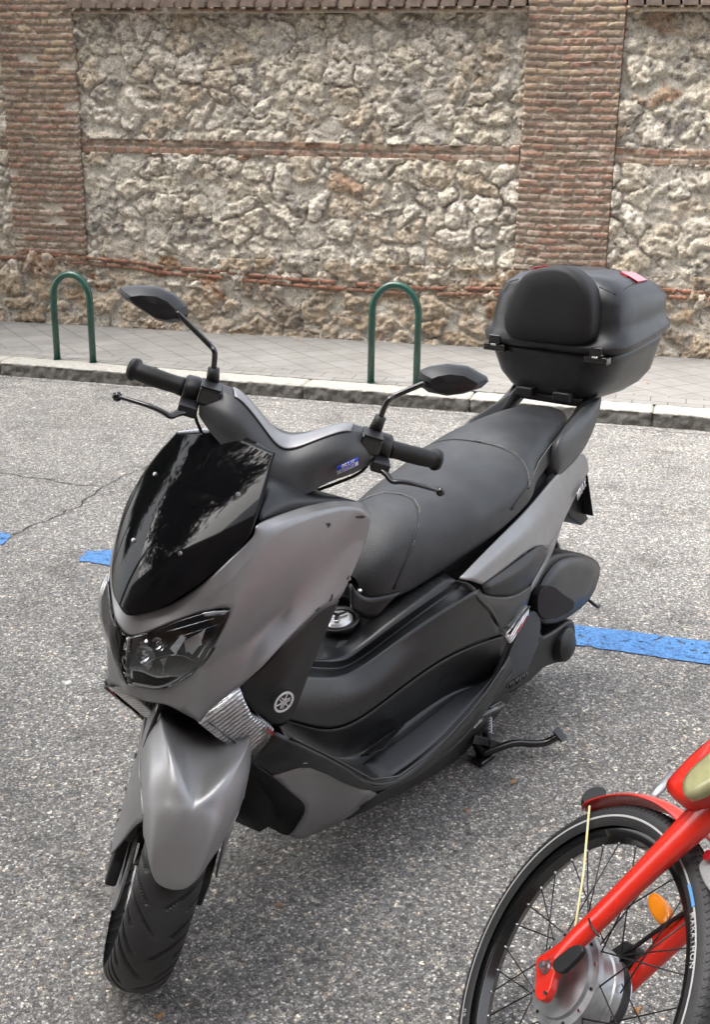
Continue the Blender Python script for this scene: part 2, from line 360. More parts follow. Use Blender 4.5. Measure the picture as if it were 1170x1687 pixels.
# cracks
def crack(pts,w,seed):
    rs=random.Random(seed);pts=[PZ(u,v,.0025) for u,v in pts];V=[];Fc=[];q=[]
    for a,b in zip(pts[:-1],pts[1:]):
        n=max(2,int(np.linalg.norm(b-a)/.02))
        for i in range(n): q.append(a+(b-a)*i/n)
    q.append(pts[-1]);o1=o2=0
    for i,p in enumerate(q):
        o1=o1*.8+rs.gauss(0,.006);o2=o2*.8+rs.gauss(0,.006);ww=w*(.4+rs.random())*(1-abs(2*i/len(q)-1)**4*.8)/2
        d=q[min(i+1,len(q)-1)]-q[max(i-1,0)];d/=np.linalg.norm(d);nn=np.array([-d[1],d[0],0]);c=p+nn*o1+d*o2*.3
        V+=[c-nn*ww,c+nn*ww]
    for i in range(len(q)-1): Fc.append([2*i,2*i+1,2*i+3,2*i+2])
    return V,Fc
M['crack']=mat('crack_dark',(.035,.033,.03),.95)
for i,(pts,ww) in enumerate([([(-20,775),(50,785),(120,795),(165,803)],.006),([(-30,905),(20,880),(90,850),(165,803),(200,785),(260,765)],.006),([(600,905),(560,912)],.004),([(165,803),(225,812),(300,822)],.003)]):
    V,Fc=crack(pts,ww,i);tag(mesh('road_crack',V,Fc,M['crack'],smooth=False),kind='structure')
# worn blue bay markings
def wornpaint(name,col,rough=.7,thr=(.30,.40),sc=26):
    m,t,b=newmat(name);N=t.nodes.new;L=t.links.new;out=t.nodes['Material Output']
    tc=N('ShaderNodeTexCoord');n=N('ShaderNodeTexNoise');n.inputs['Scale'].default_value=sc;n.inputs['Detail'].default_value=10;n.inputs['Roughness'].default_value=.75;L(tc.outputs['Object'],n.inputs[0])
    r=N('ShaderNodeMapRange');r.inputs[1].default_value=thr[0];r.inputs[2].default_value=thr[1];L(n.outputs[0],r.inputs[0])
    tr=N('ShaderNodeBsdfTransparent');mx=N('ShaderNodeMixShader');L(r.outputs[0],mx.inputs[0]);L(tr.outputs[0],mx.inputs[1]);L(b.outputs[0],mx.inputs[2]);L(mx.outputs[0],out.inputs[0])
    v=N('ShaderNodeTexVoronoi');v.inputs['Scale'].default_value=150;L(tc.outputs['Object'],v.inputs[0]);sp=N('ShaderNodeSeparateColor');L(v.outputs['Color'],sp.inputs[0])
    r2=N('ShaderNodeMapRange');r2.inputs[3].default_value=.7;r2.inputs[4].default_value=1.3;L(sp.outputs[0],r2.inputs[0]);vs=N('ShaderNodeVectorMath');vs.operation='SCALE';vs.inputs[0].default_value=col;L(r2.outputs[0],vs.inputs['Scale']);L(vs.outputs[0],b.inputs['Base Color'])
    b.inputs['Roughness'].default_value=rough;bp=N('ShaderNodeBump');bp.inputs['Strength'].default_value=.7;bp.inputs['Distance'].default_value=.003;L(sp.outputs[1],bp.inputs['Height']);L(bp.outputs[0],b.inputs['Normal'])
    return m
M['bluepaint']=wornpaint('worn_blue_road_paint',(.072,.205,.45),thr=(.38,.46),sc=34)
def mark(name,poly,m,z=.004,seed=0,jag=.012):
    pts=[PZ(u,v,z) for u,v in poly];q=[];rs=random.Random(seed)
    for i in range(len(pts)):
        a,b=pts[i],pts[(i+1)%len(pts)];n=max(1,int(np.linalg.norm(b-a)/.03))
        for k in range(n): q.append(a+(b-a)*k/n+np.array([rs.gauss(0,jag*.35),rs.gauss(0,jag*.35),0]))
    tag(mesh(name,q,[list(range(len(q)))],m,smooth=False),kind='structure')
mark('parking_line',[(-60,878),(14,877),(17,884),(0,896),(-70,899)],M['bluepaint'],seed=1)
mark('parking_line',[(142,907),(200,906),(262,915),(262,938),(190,933),(131,924)],M['bluepaint'],seed=2)
mark('parking_line',[(890,1020),(955,1030),(1060,1043),(1250,1068),(1250,1106),(1170,1094),(1060,1078),(955,1063),(890,1055)],M['bluepaint'],seed=3,jag=.007)
# dusty white edge line beside the kerb
M['dust']=wornpaint('dusty_white_edge_line',(.30,.29,.275),.9,(.42,.6),18)
V=[SW(-14,-.035,.004),SW(22,-.035,.004),SW(22,-.085,.004),SW(-14,-.085,.004)]
tag(mesh('edge_line',V,[(0,1,2,3)],M['dust'],smooth=False),kind='structure')
# kerb: granite blocks, rough dark face, pale top, partly shade put into the colours (one height field per block run)
def attrmat(name,rough,bump=.5,bscale=60,fine=.25,spec=.3,pits=False):
    m,t,b=newmat(name);N=t.nodes.new;L=t.links.new
    at=N('ShaderNodeVertexColor');at.layer_name='col';tc=N('ShaderNodeTexCoord')
    n=N('ShaderNodeTexNoise');n.inputs['Scale'].default_value=bscale;n.inputs['Detail'].default_value=9;n.inputs['Roughness'].default_value=.7;L(tc.outputs['Object'],n.inputs[0])
    r=N('ShaderNodeMapRange');r.inputs[1].default_value=.3;r.inputs[2].default_value=.7;r.inputs[3].default_value=1-fine;r.inputs[4].default_value=1+fine;L(n.outputs[0],r.inputs[0])
    vs=N('ShaderNodeVectorMath');vs.operation='SCALE';L(at.outputs[0],vs.inputs[0]);L(r.outputs[0],vs.inputs['Scale']);L(vs.outputs[0],b.inputs['Base Color'])
    bp=N('ShaderNodeBump');bp.inputs['Strength'].default_value=bump;bp.inputs['Distance'].default_value=.006;L(n.outputs[0],bp.inputs['Height']);L(bp.outputs[0],b.inputs['Normal'])
    if pits:                                            # craggy limestone: small dark holes and pale crusts
        n3=N('ShaderNodeTexNoise');n3.inputs['Scale'].default_value=34;n3.inputs['Detail'].default_value=12;n3.inputs['Roughness'].default_value=.78;n3.inputs['Distortion'].default_value=.6;L(tc.outputs['Object'],n3.inputs[0])
        q=N('ShaderNodeMapRange');q.inputs[1].default_value=.40;q.inputs[2].default_value=.50;q.inputs[3].default_value=.62;q.inputs[4].default_value=1.06;L(n3.outputs[0],q.inputs[0])
        v3=N('ShaderNodeVectorMath');v3.operation='SCALE';L(vs.outputs[0],v3.inputs[0]);L(q.outputs[0],v3.inputs['Scale']);L(v3.outputs[0],b.inputs['Base Color'])
        ad=N('ShaderNodeMath');ad.operation='ADD';L(n.outputs[0],ad.inputs[0]);L(n3.outputs[0],ad.inputs[1]);L(ad.outputs[0],bp.inputs['Height']);bp.inputs['Distance'].default_value=.012
    b.inputs['Roughness'].default_value=rough;b.inputs['Specular IOR Level'].default_value=spec;return m
def field(name,Pts,colr,m,parent=None,smooth=True):
    """Pts: (ny,nx,3) array, colr same"""
    ny,nx,_=Pts.shape;me=bpy.data.meshes.new(name);nv=ny*nx;nf=(ny-1)*(nx-1)
    me.vertices.add(nv);me.vertices.foreach_set('co',Pts.reshape(-1).astype(np.float32))
    i=np.arange(nv).reshape(ny,nx);q=np.stack([i[:-1,:-1],i[:-1,1:],i[1:,1:],i[1:,:-1]],-1).reshape(-1)
    me.loops.add(nf*4);me.loops.foreach_set('vertex_index',q.astype(np.int32));me.polygons.add(nf);me.polygons.foreach_set('loop_start',(np.arange(nf)*4).astype(np.int32));me.polygons.foreach_set('loop_total',np.full(nf,4,np.int32))
    me.update(calc_edges=True)
    if colr is not None:
        a=me.color_attributes.new('col','FLOAT_COLOR','POINT');c=np.ones((nv,4),np.float32);c[:,:3]=np.clip(colr.reshape(-1,3),0,1);a.data.foreach_set('color',c.reshape(-1))
    me.validate();return link(name,me,m,parent,smooth)
M['granite']=attrmat('granite_kerb',.85,.6,90,.3)
s=np.arange(-13,21,.012);prof=[];KW=.16
tt=np.concatenate([np.zeros(9),np.linspace(0.006,KW,14)]);zz=np.concatenate([np.linspace(-.02,KH-.006,9),np.full(14,KH)])
S_,T_=np.meshgrid(s,np.arange(len(tt)));tb=tt[T_];zb=zz[T_];face=(T_<9)
wv=np.where(face,zb*8,tb*8+2)
rough=(fbm(S_*30,wv*4,4,3)-.5)
blk=np.floor((S_+hsh(np.zeros(1),5)[0])/.98);jn=np.abs((S_/.98-np.floor(S_/.98))-.5)>.492
tb2=tb+np.where(face,rough*.03,0)+(hsh(blk,3)-.5)*.008; edge=(T_==8)|(T_==9)
zb2=zb+np.where(face,0,rough*.006)-np.where(edge,.006+np.abs(rough)*.02,0)+(hsh(blk,4)-.5)*.004
jd=np.where(jn,1,0);tb2=tb2+jd*.012*face;zb2=zb2-jd*.012*(~face)
Pk=KA[None,None,:]+kd*S_[...,None]+kn*tb2[...,None]+np.array([0,0,1.])*zb2[...,None]
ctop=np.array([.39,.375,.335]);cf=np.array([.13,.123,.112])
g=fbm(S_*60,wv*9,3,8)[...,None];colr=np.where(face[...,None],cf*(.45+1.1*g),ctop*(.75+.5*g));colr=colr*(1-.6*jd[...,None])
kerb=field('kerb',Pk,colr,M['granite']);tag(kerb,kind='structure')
# pavement
def pavemat():
    m,t,b=newmat('diagonal_paving');N=t.nodes.new;L=t.links.new
    tc=N('ShaderNodeTexCoord');mp=N('ShaderNodeMapping');ang=math.atan2(kd[1],kd[0]);mp.vector_type='TEXTURE';mp.inputs['Rotation'].default_value=(0,0,ang+math.radians(45));L(tc.outputs['Object'],mp.inputs[0])
    br=N('ShaderNodeTexBrick');br.offset=0;br.inputs['Scale'].default_value=1;br.inputs['Brick Width'].default_value=.185;br.inputs['Row Height'].default_value=.185;br.inputs['Mortar Size'].default_value=.0035;br.inputs['Mortar Smooth'].default_value=.3
    br.inputs['Color1'].default_value=(.215,.206,.192,1);br.inputs['Color2'].default_value=(.255,.246,.230,1);br.inputs['Mortar'].default_value=(.10,.095,.09,1);L(mp.outputs[0],br.inputs[0])
    mp2=N('ShaderNodeMapping');mp2.vector_type='TEXTURE';mp2.inputs['Rotation'].default_value=(0,0,ang);mp2.inputs['Location'].default_value=tuple(KA);L(tc.outputs['Object'],mp2.inputs[0])
    b2=N('ShaderNodeTexBrick');b2.inputs['Scale'].default_value=1;b2.inputs['Brick Width'].default_value=.19;b2.inputs['Row Height'].default_value=.12;b2.inputs['Mortar Size'].default_value=.0035
    b2.inputs['Color1'].default_value=(.22,.211,.196,1);b2.inputs['Color2'].default_value=(.262,.252,.236,1);b2.inputs['Mortar'].default_value=(.11,.103,.097,1);L(mp2.outputs[0],b2.inputs[0])
    dt=N('ShaderNodeVectorMath');dt.operation='DOT_PRODUCT';L(tc.outputs['Object'],dt.inputs[0]);dt.inputs[1].default_value=tuple(kn)
    gt=N('ShaderNodeMath');gt.operation='GREATER_THAN';gt.inputs[1].default_value=float(KA@kn)+KW+.24;L(dt.outputs['Value'],gt.inputs[0])
    mx=N('ShaderNodeMix');mx.data_type='RGBA';L(gt.outputs[0],mx.inputs[0]);L(b2.outputs[0],mx.inputs[6]);L(br.outputs[0],mx.inputs[7])
    n=N('ShaderNodeTexNoise');n.inputs['Scale'].default_value=3;n.inputs['Detail'].default_value=10;n.inputs['Roughness'].default_value=.7;L(tc.outputs['Object'],n.inputs[0])
    r=N('ShaderNodeMapRange');r.inputs[1].default_value=.3;r.inputs[2].default_value=.7;r.inputs[3].default_value=.78;r.inputs[4].default_value=1.2;L(n.outputs[0],r.inputs[0])
    # paving darker towards the foot of the wall
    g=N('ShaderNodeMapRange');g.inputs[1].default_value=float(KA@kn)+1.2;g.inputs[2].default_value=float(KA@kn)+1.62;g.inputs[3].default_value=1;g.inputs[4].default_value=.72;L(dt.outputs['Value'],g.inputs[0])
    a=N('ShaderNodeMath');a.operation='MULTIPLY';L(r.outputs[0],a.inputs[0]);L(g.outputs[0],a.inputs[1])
    vs=N('ShaderNodeVectorMath');vs.operation='SCALE';L(mx.outputs[2],vs.inputs[0]);L(a.outputs[0],vs.inputs['Scale']);L(vs.outputs[0],b.inputs['Base Color'])
    b.inputs['Roughness'].default_value=.85;bp=N('ShaderNodeBump');bp.inputs['Strength'].default_value=.3;bp.inputs['Distance'].default_value=.004;L(vs.outputs[0],bp.inputs['Height']);L(bp.outputs[0],b.inputs['Normal']);return m
M['pave']=pavemat();SZ=KH+.002
V=[SW(-14,KW,SZ),SW(22,KW,SZ),SW(22,5,SZ),SW(-14,5,SZ)]
tag(mesh('pavement',V,[(0,1,2,3)],M['pave'],smooth=False),kind='structure')

# ------------------------------------------------------------------ garden wall
WA=PZ(0,527,SZ);WB=PZ(1170,590,SZ);wd=(WB-WA)/np.linalg.norm(WB-WA);wn=np.array([wd[1],-wd[0],0])
if wn@(CAM-WA)<0: wn=-wn                                  # wn points out of the wall, to the street
def WP(u,v):
    q=onpl(u,v,WA,wn)-WA;return float(q@wd),float(q[2]+WA[2])
def wallpt(S,Z,D): return WA[None,None,:]*np.array([1,1,0])+wd*S[...,None]+wn*D[...,None]+np.array([0,0,1.])*Z[...,None]
M['stone']=attrmat('rubble_stone',.9,.9,95,.5,pits=True)
M['brick']=attrmat('old_brick',.88,.6,130,.4)
wall=empty('garden_wall',tuple(WA+wd*2.2));tag(wall,'rubble stone garden wall with red brick pillars and brick courses along the pavement','wall')
def lerpc(a,b,t): return a+(b-a)*t[...,None]
def stonefield(s0,s1,z0,z1,res=.0085,seed=0,low=False):
    s=np.arange(s0,s1+res,res);z=np.arange(z0,z1+res,res);S,Z=np.meshgrid(s,z)
    wx=S+(fbm(S*5,Z*5,3,seed+5)-.5)*.16+(fbm(S*20,Z*20,3,seed+7)-.5)*.055;wz=Z+(fbm(S*5,Z*5,3,seed+9)-.5)*.13+(fbm(S*20,Z*20,3,seed+8)-.5)*.05
    cw=.185 if not low else .22;ch=.145 if not low else .16
    f1,f2,idd=worley(wx,wz,cw,ch,.9,seed)
    g1,g2,id2=worley(wx+3.3,wz+1.7,cw*.42,ch*.45,.9,seed+3)
    e=f2-f1;size=hsh(idd,9)
    pocket=sst(.50,.62,fbm(S*4+9,Z*4,3,seed+21))                    # places filled with small stones and mortar
    inset=.02+.22*hsh(idd,8)**1.5+.35*(fbm(S*14,Z*14,3,seed+77)-.5)
    st=sst(inset,inset+.13,e)*(1-.75*pocket*sst(.5,.2,size))
    st2=sst(.10,.3,g2-g1)*(hsh(id2,4)>.6)*(1-sst(0,.25,st))
    n1=fbm(S*26,Z*30,5,seed+31,.6);n2=fbm(S*9,Z*10,4,seed+41);rid=1-np.abs(2*fbm(S*16+4,Z*19,4,seed+51)-1)
    pits=sst(.60,.72,fbm(S*30+7,Z*36,4,seed+61,.6))
    up=sst(1.3,1.9,Z)*.5+.5
    dome=np.sqrt(np.clip(e/.75,0,1))
    H=st*(.010+.026*hsh(idd,5)+.016*dome)+st2*.018+(n1-.5)*(.014+.030*st)+(n2-.5)*.024+st*(rid-.6)*.030-st*pits*.018*up-.002+(1-st)*.016
    # facets
    a=hsh(idd,6)*6.283;H+=st*(np.cos(a)*(S*9%1-.5)*0+np.cos(a)*(f1-.35)*.02)
    cream=np.array([.68,.60,.46]);pale=np.array([.78,.70,.57]);tan=np.array([.55,.43,.30]);grey=np.array([.38,.35,.30]);mort=np.array([.50,.46,.39]);dark=np.array([.12,.11,.096]);rust=np.array([.36,.20,.11])
    t=hsh(idd,7);C=lerpc(cream,pale,sst(.3,.9,t));C=np.where((t<.18)[...,None],lerpc(tan,cream,n2),C);C=np.where(((t>.18)&(t<.30))[...,None],lerpc(grey,cream,sst(.3,.8,n1)),C)
    C=np.where(((t>.30)&(t<.335))[...,None],lerpc(rust,tan,n1),C)
    if low: C=C*np.array([.80,.72,.64])*.86;C=np.where((t>.90)[...,None],lerpc(rust,C,sst(.35,.65,n1)),C)
    C=C*np.array([.97,.985,1.03])*(.82+.36*n1[...,None])
    stain=sst(.53,.62,fbm(S*17+2,Z*21+5,5,seed+71,.65))*(.35+.65*sst(.42,.6,fbm(S*2.5,Z*3,3,seed+81)))*st
    C=lerpc(C,dark*1.6*(.8+.4*n1[...,None]),np.clip(stain*.68,0,1))
    C=lerpc(mort*(.84+.32*n1[...,None]),C,np.clip(st+st2*.8,0,1))
    crev=sst(.03,.0,np.abs(e-inset*.9))*(hsh(idd,3)>.6)*(fbm(S*6,Z*6,2,seed+91)>.42)
    H-=crev*.014;C=lerpc(C,dark,crev*.35)
    return S,Z,H,C
def brickheight(S,Z,bh,bw,seed,zoff=0,soff=0,moff=True):
    r=np.floor((Z-zoff)/bh).astype(np.int64);wob=(fbm(S*3,Z*0+seed,2,seed)-.5)*.012
    Zl=(Z+wob-zoff)/bh;r=np.floor(Zl).astype(np.int64);fz=Zl-r
    so=(r%2)*.5+(hsh(r,seed)-.5)*.25;X=(S-soff)/bw+so;c=np.floor(X).astype(np.int64);fx=X-c;key=c*9176+r*131+seed
    jw=.0085/bw;jh=.0105/bh;nz=(fbm(S*60,Z*60,2,seed+3)-.5)
    dx=np.minimum(fx,1-fx)/jw+nz*1.2;dz=np.minimum(fz,1-fz)/jh+nz*1.2
    mk=sst(.35,1.0,np.minimum(dx,dz))*(hsh(key,77)>.02)
    return mk,key
def brickfield(s0,s1,z0,z1,seed,res=.006,zlo=None,bh=.0445,bw=.152,drop=0,decay=True):
    s=np.arange(s0,s1+res*.5,res);z=np.arange(z0,z1+res*.5,res);S,Z=np.meshgrid(s,z)
    mk,key=brickheight(S,Z,bh,bw,seed,z0,s0)
    n1=fbm(S*40,Z*50,4,seed+11,.6);n2=fbm(S*5,Z*7,3,seed+13)
    H=mk*(.012+.007*hsh(key,2))+(n1-.5)*.009-.004*(1-mk)
    if decay: H-= mk*sst(.62,.75,fbm(S*9,Z*14,3,seed+19))*.010
    red=np.array([.33,.185,.13]);brn=np.array([.27,.19,.14]);tan=np.array([.44,.32,.205]);drk=np.array([.19,.13,.10]);mort=np.array([.50,.45,.375])
    t=hsh(key,5);zr=sst(.9,2.0,Z);C=lerpc(red,brn,sst(.2,.9,t));C=lerpc(C,tan,zr*sst(.35,.95,hsh(key,6))*.85);C=np.where((hsh(key,8)>.86)[...,None],lerpc(drk,C,n1),C)
    C=C*np.array([.80,.84,.86])*(.75+.5*n1[...,None])*(.85+.3*n2[...,None])
    C=lerpc(mort*(.8+.4*n1[...,None]),C,mk);pale=sst(.58,.72,fbm(S*8,Z*11,4,seed+23))*(1-zr*.4);C=lerpc(C,mort*1.1,pale*.35)
    return S,Z,H,C
def putfield(name,tup,m,off,parent=wall,skirt=True):
    S,Z,H,C=tup;H=H+off
    if skirt:
        pad=lambda A:np.pad(A,((1,1),(1,1)),mode='edge')
        S,Z=pad(S),pad(Z);H=pad(H);H[0,:]=H[-1,:]=-.08;H[:,0]=H[:,-1]=-.08;C=np.pad(C,((1,1),(1,1),(0,0)),mode='edge')
    o=field(name,wallpt(S,Z,H),C,m,parent);return o
pL0,_=WP(0,200);pL0=(WP(8,50)[0]+WP(28,425)[0])/2;pL1=(WP(122,20)[0]+WP(147,425)[0])/2
pR0=(WP(877,5)[0]+WP(845,440)[0])/2;pR1=(WP(1033,5)[0]+WP(998,440)[0])/2
zc2=WP(500,235)[1];zc2b=WP(500,258)[1];zpl=WP(90,428)[1];zpr=WP(920,447)[1];ztop=WP(500,14)[1];zcb=WP(500,22)[1]
S0,S1=-4.6,7.4;ZT=ztop+.02
# three panels of rubble, each split at the waist by a brick course
panels=[(S0,pL0-.004),(pL1+.004,pR0-.004),(pR1+.004,S1)]
zlow=lambda s:np.interp(s,[0,.73,2.0,2.66,3.2,4.2,4.9],[.575,.555,.478,.462,.446,.51,.50])
for k,(a,b) in enumerate(panels):
    rs_=.0085 if k==1 else .0105
    up_=stonefield(a,b,zc2+.0,zcb+.01,rs_,20);putfield('stone_panel',up_,M['stone'],0)
    lo_=stonefield(a,b,.40,zc2b,rs_,60);putfield('stone_panel',lo_,M['stone'],.004)
    c=brickfield(a,b,zc2b-.012,zc2+.012,31+k,.007,bh=(zc2-zc2b+.024)/2,bw=.112);putfield('brick_course',c,M['brick'],.020)
# plinth of big rough stones runs under everything
putfield('stone_plinth',stonefield(S0,S1,SZ-.03,.60,.0095,90,True),M['stone'],.012)
# sagging lower brick course, drawn along its own curve
s=np.arange(S0,S1,.007);t=np.arange(0,.078,.006);S,T=np.meshgrid(s,t)
mk,key=brickheight(S,T,.039,.125,5,0,0);n1=fbm(S*40,T*50,4,15,.6)
miss=(hsh(key,31)>.86);H=mk*(.018+.012*hsh(key,2))*(1-miss)+(n1-.5)*.012
C=lerpc(np.array([.29,.125,.08]),np.array([.22,.13,.09]),hsh(key,5))*(.7+.6*n1[...,None]);C=lerpc(np.array([.30,.27,.22])*(.8+.4*n1[...,None]),C,mk*(1-miss))
Z=zlow(S)-.045+T+(fbm(S*2.2,T*0,2,44)-.5)*.02
putfield('brick_course',(S,Z,H,C),M['brick'],.034)
for a,b,zb,sd in ((pL0,pL1,zpl,101),(pR0,pR1,zpr,131)):
    putfield('brick_pillar',brickfield(a,b,zb,ztop+.55,sd,.0058,bw=(b-a)/4.2),M['brick'],.048)
# cornice: one projecting brick course, then the ends of the roof tiles
for k,(a,b) in enumerate(panels):
    putfield('cornice',brickfield(a,b,zcb,ztop+.004,51+k,.007,bh=ztop-zcb+.006,bw=.145,decay=False),M['brick'],.055)
M['tile']=mat('roof_tile_clay',(.16,.12,.095),.85,0,noise=.4,nscale=12,bump=.5,bscale=80)
for k,(a,b) in enumerate(panels):
    V=[];Fc=[];n=int((b-a)/.105)
    for i in range(n):
        sc=a+(i+.5)*(b-a)/n;base=len(V);rr=.046
        for dpt in (.045,.14+.02*random.random()):
            for j in range(9):
                an=math.pi*j/8;V.append(WA*np.array([1,1,0])+wd*(sc+rr*math.cos(an))+wn*dpt+np.array([0,0,ztop+.028+(.058*math.sin(an)) -(dpt-.05)*.3]))
        for j in range(8): Fc.append([base+j,base+j+1,base+9+j+1,base+9+j])
        Fc.append([base+9+j for j in range(9)])
    mesh('tile_row',V,Fc,M['tile'],wall,smooth=False,solid=.010)
V=[];lo=-.05
def wbox(name,s0,s1,z0,z1,d0,d1,m,parent=wall):
    c=[(s0,d0),(s1,d0),(s1,d1),(s0,d1)];V=[WA*np.array([1,1,0])+wd*s_+wn*d_+np.array([0,0,z]) for z in (z0,z1) for s_,d_ in c]
    return mesh(name,V,[(0,1,2,3),(4,5,6,7),(0,1,5,4),(1,2,6,5),(2,3,7,6),(3,0,4,7)],m,parent,smooth=False)
wbox('wall_core',S0,S1,0,ztop+.03,-.45,-.05,M['tile']);wbox('coping',S0,S1,ztop+.05,ztop+.22,-.45,.03,M['tile'])

# ------------------------------------------------------------------ bicycle racks
def rack(pl,pr,top,label):
    a=PZ(*pl,SZ);b=PZ(*pr,SZ);c=(a+b)/2;root=empty('bicycle_rack',tuple(c));tag(root,label,'bicycle rack','green bicycle racks on the pavement')
    d=(b-a);wdt=np.linalg.norm(d);d/=wdt;nn=np.array([d[1],-d[0],0]);q=onpl(*top,c,nn);h=q[2]-SZ-.02;r=wdt/2
    pts=[a]
    for i in range(13):
        an=math.pi*(1-i/12);pts.append(c+d*r*math.cos(an)+np.array([0,0,h-r*1.15+r*1.15*math.sin(an)]))
    pts.append(b);tube('hoop',pts,.0205,M['green'],root,16)
    for p in (a,b): revolve('base_collar',[(.0,.004),(.026,.004),(.026,0)],p,(0,0,1),M['green'],root,20)
rack((94,592),(153,597),(115,446),'dark green hoop bicycle rack at left, nearest the left brick pillar')
rack((611,630),(686,636),(648,463),'dark green hoop bicycle rack in front of the wall between mirror and top case')

# ------------------------------------------------------------------ SCOOTER
SR=empty('motor_scooter',(-.65,0,0));tag(SR,'matte grey maxi scooter with dark screen and black top case on its centre stand','scooter')
v={}
def d(s):
    for l in s.strip().split('\n'):
        for it in l.split():
            k,rest=it.split('=');u_,v_,y_=map(float,rest.split(','));v[k]=P(u_,v_,y_)
            if abs(y_)<1e-6: v[k][1]=0
d('''a0=215,1013,0 a01=248,1006,.032 a1=281,996,.058 a2=328,966,.098 a3=378,922,.132 a4=420,881,.146 k0=422,864,.146
h0=211,1048,0 h1=243,1041,.038 h2=275,1028,.065 h3=339,1006,.115 h4=381,1003,.145 h5=351,1068,.132 h6=325,1102,.110 h7=304,1119,.088 h8=275,1133,.057 h9=250,1135,.035 h10=213,1127,0
l0=216,1147,0 l1=244,1157,.030 l2=272,1160,.055 l3=300,1174,.090 d0=330,1190,.110
b0=358,978,.128 b1=410,925,.153 b2=454,876,.168 b3=475,861,.172 b4=518,847,.182 b5=561,835,.193 b6=594,838,.207 b7=611,856,.210
k1=472,844,.148 k2=508,833,.155 k3=558,824,.168 k4=594,827,.185 k5=609,843,.198
m1=430,985,.163 m2=468,948,.174 m3=505,916,.184 m4=532,903,.189 m5=567,880,.199
c0=341,1107,.120 c1=396,1065,.140 c2=440,1030,.152 c3=482,996,.170 c4=518,963,.185 c5=549,934,.192 c6=572,905,.199
d1=365,1158,.127 d2=398,1129,.144 d3=432,1098,.168 d4=462,1066,.178 d5=503,1026,.188 d6=532,1001,.195 d7=559,988,.200
r0=604,888,.207 r1=592,920,.206 r2=576,953,.204''')
fc=['a0 h0 h1 a01','a01 h1 h2 a1','a1 h2 h3 a2','a2 h3 b0 a3','a3 b0 b1 a4','a4 b1 b2 k0','k0 b2 b3 k1','k1 b3 b4 k2','k2 b4 b5 k3','k3 b5 b6 k4','k4 b6 b7 k5',
'b0 h3 h4 b1','b1 h4 m1 b2','h4 h5 c1 m1','h5 h6 c0 c1','h6 h7 l3 c0','h7 h8 l2 l3','h8 h9 l1 l2','h9 h10 l0 l1','c0 l3 d0 d1','c0 d1 d2 c1','c1 d2 d3 c2',
'c2 d3 d4 c3','c3 d4 d5 c4','c4 d5 d6 c5','c5 d6 d7 c6','c6 d7 r2 r1','m1 c1 c2 m2','m2 c2 c3 m3','m3 c3 c4 m4','m4 c4 c5 m5','m5 c5 c6 r0','c6 r1 r0','b2 m1 m2 b3','b3 m2 m3 b4','b4 m3 m4 b5','b5 m4 m5 b6','b6 m5 r0 b7']
cage('front_fairing',v,fc,M['paint'],SR,cr=[('a0 a01 a1 a2 a3 a4 k0 k1 k2 k3 k4 k5 b7 r0 r1 r2 d7 d6 d5 d4 d3 d2 d1 d0 l3 l2 l1 l0',1),('h0 h1 h2 h3 h4 h5 h6 h7 h8 h9 h10',1),('b0 b1 b2 b3 b4 b5 b6 b7',.9),('c0 c1 c2 c3',.5),('m1 h4',.3)],inside=(-.3,0,.6))
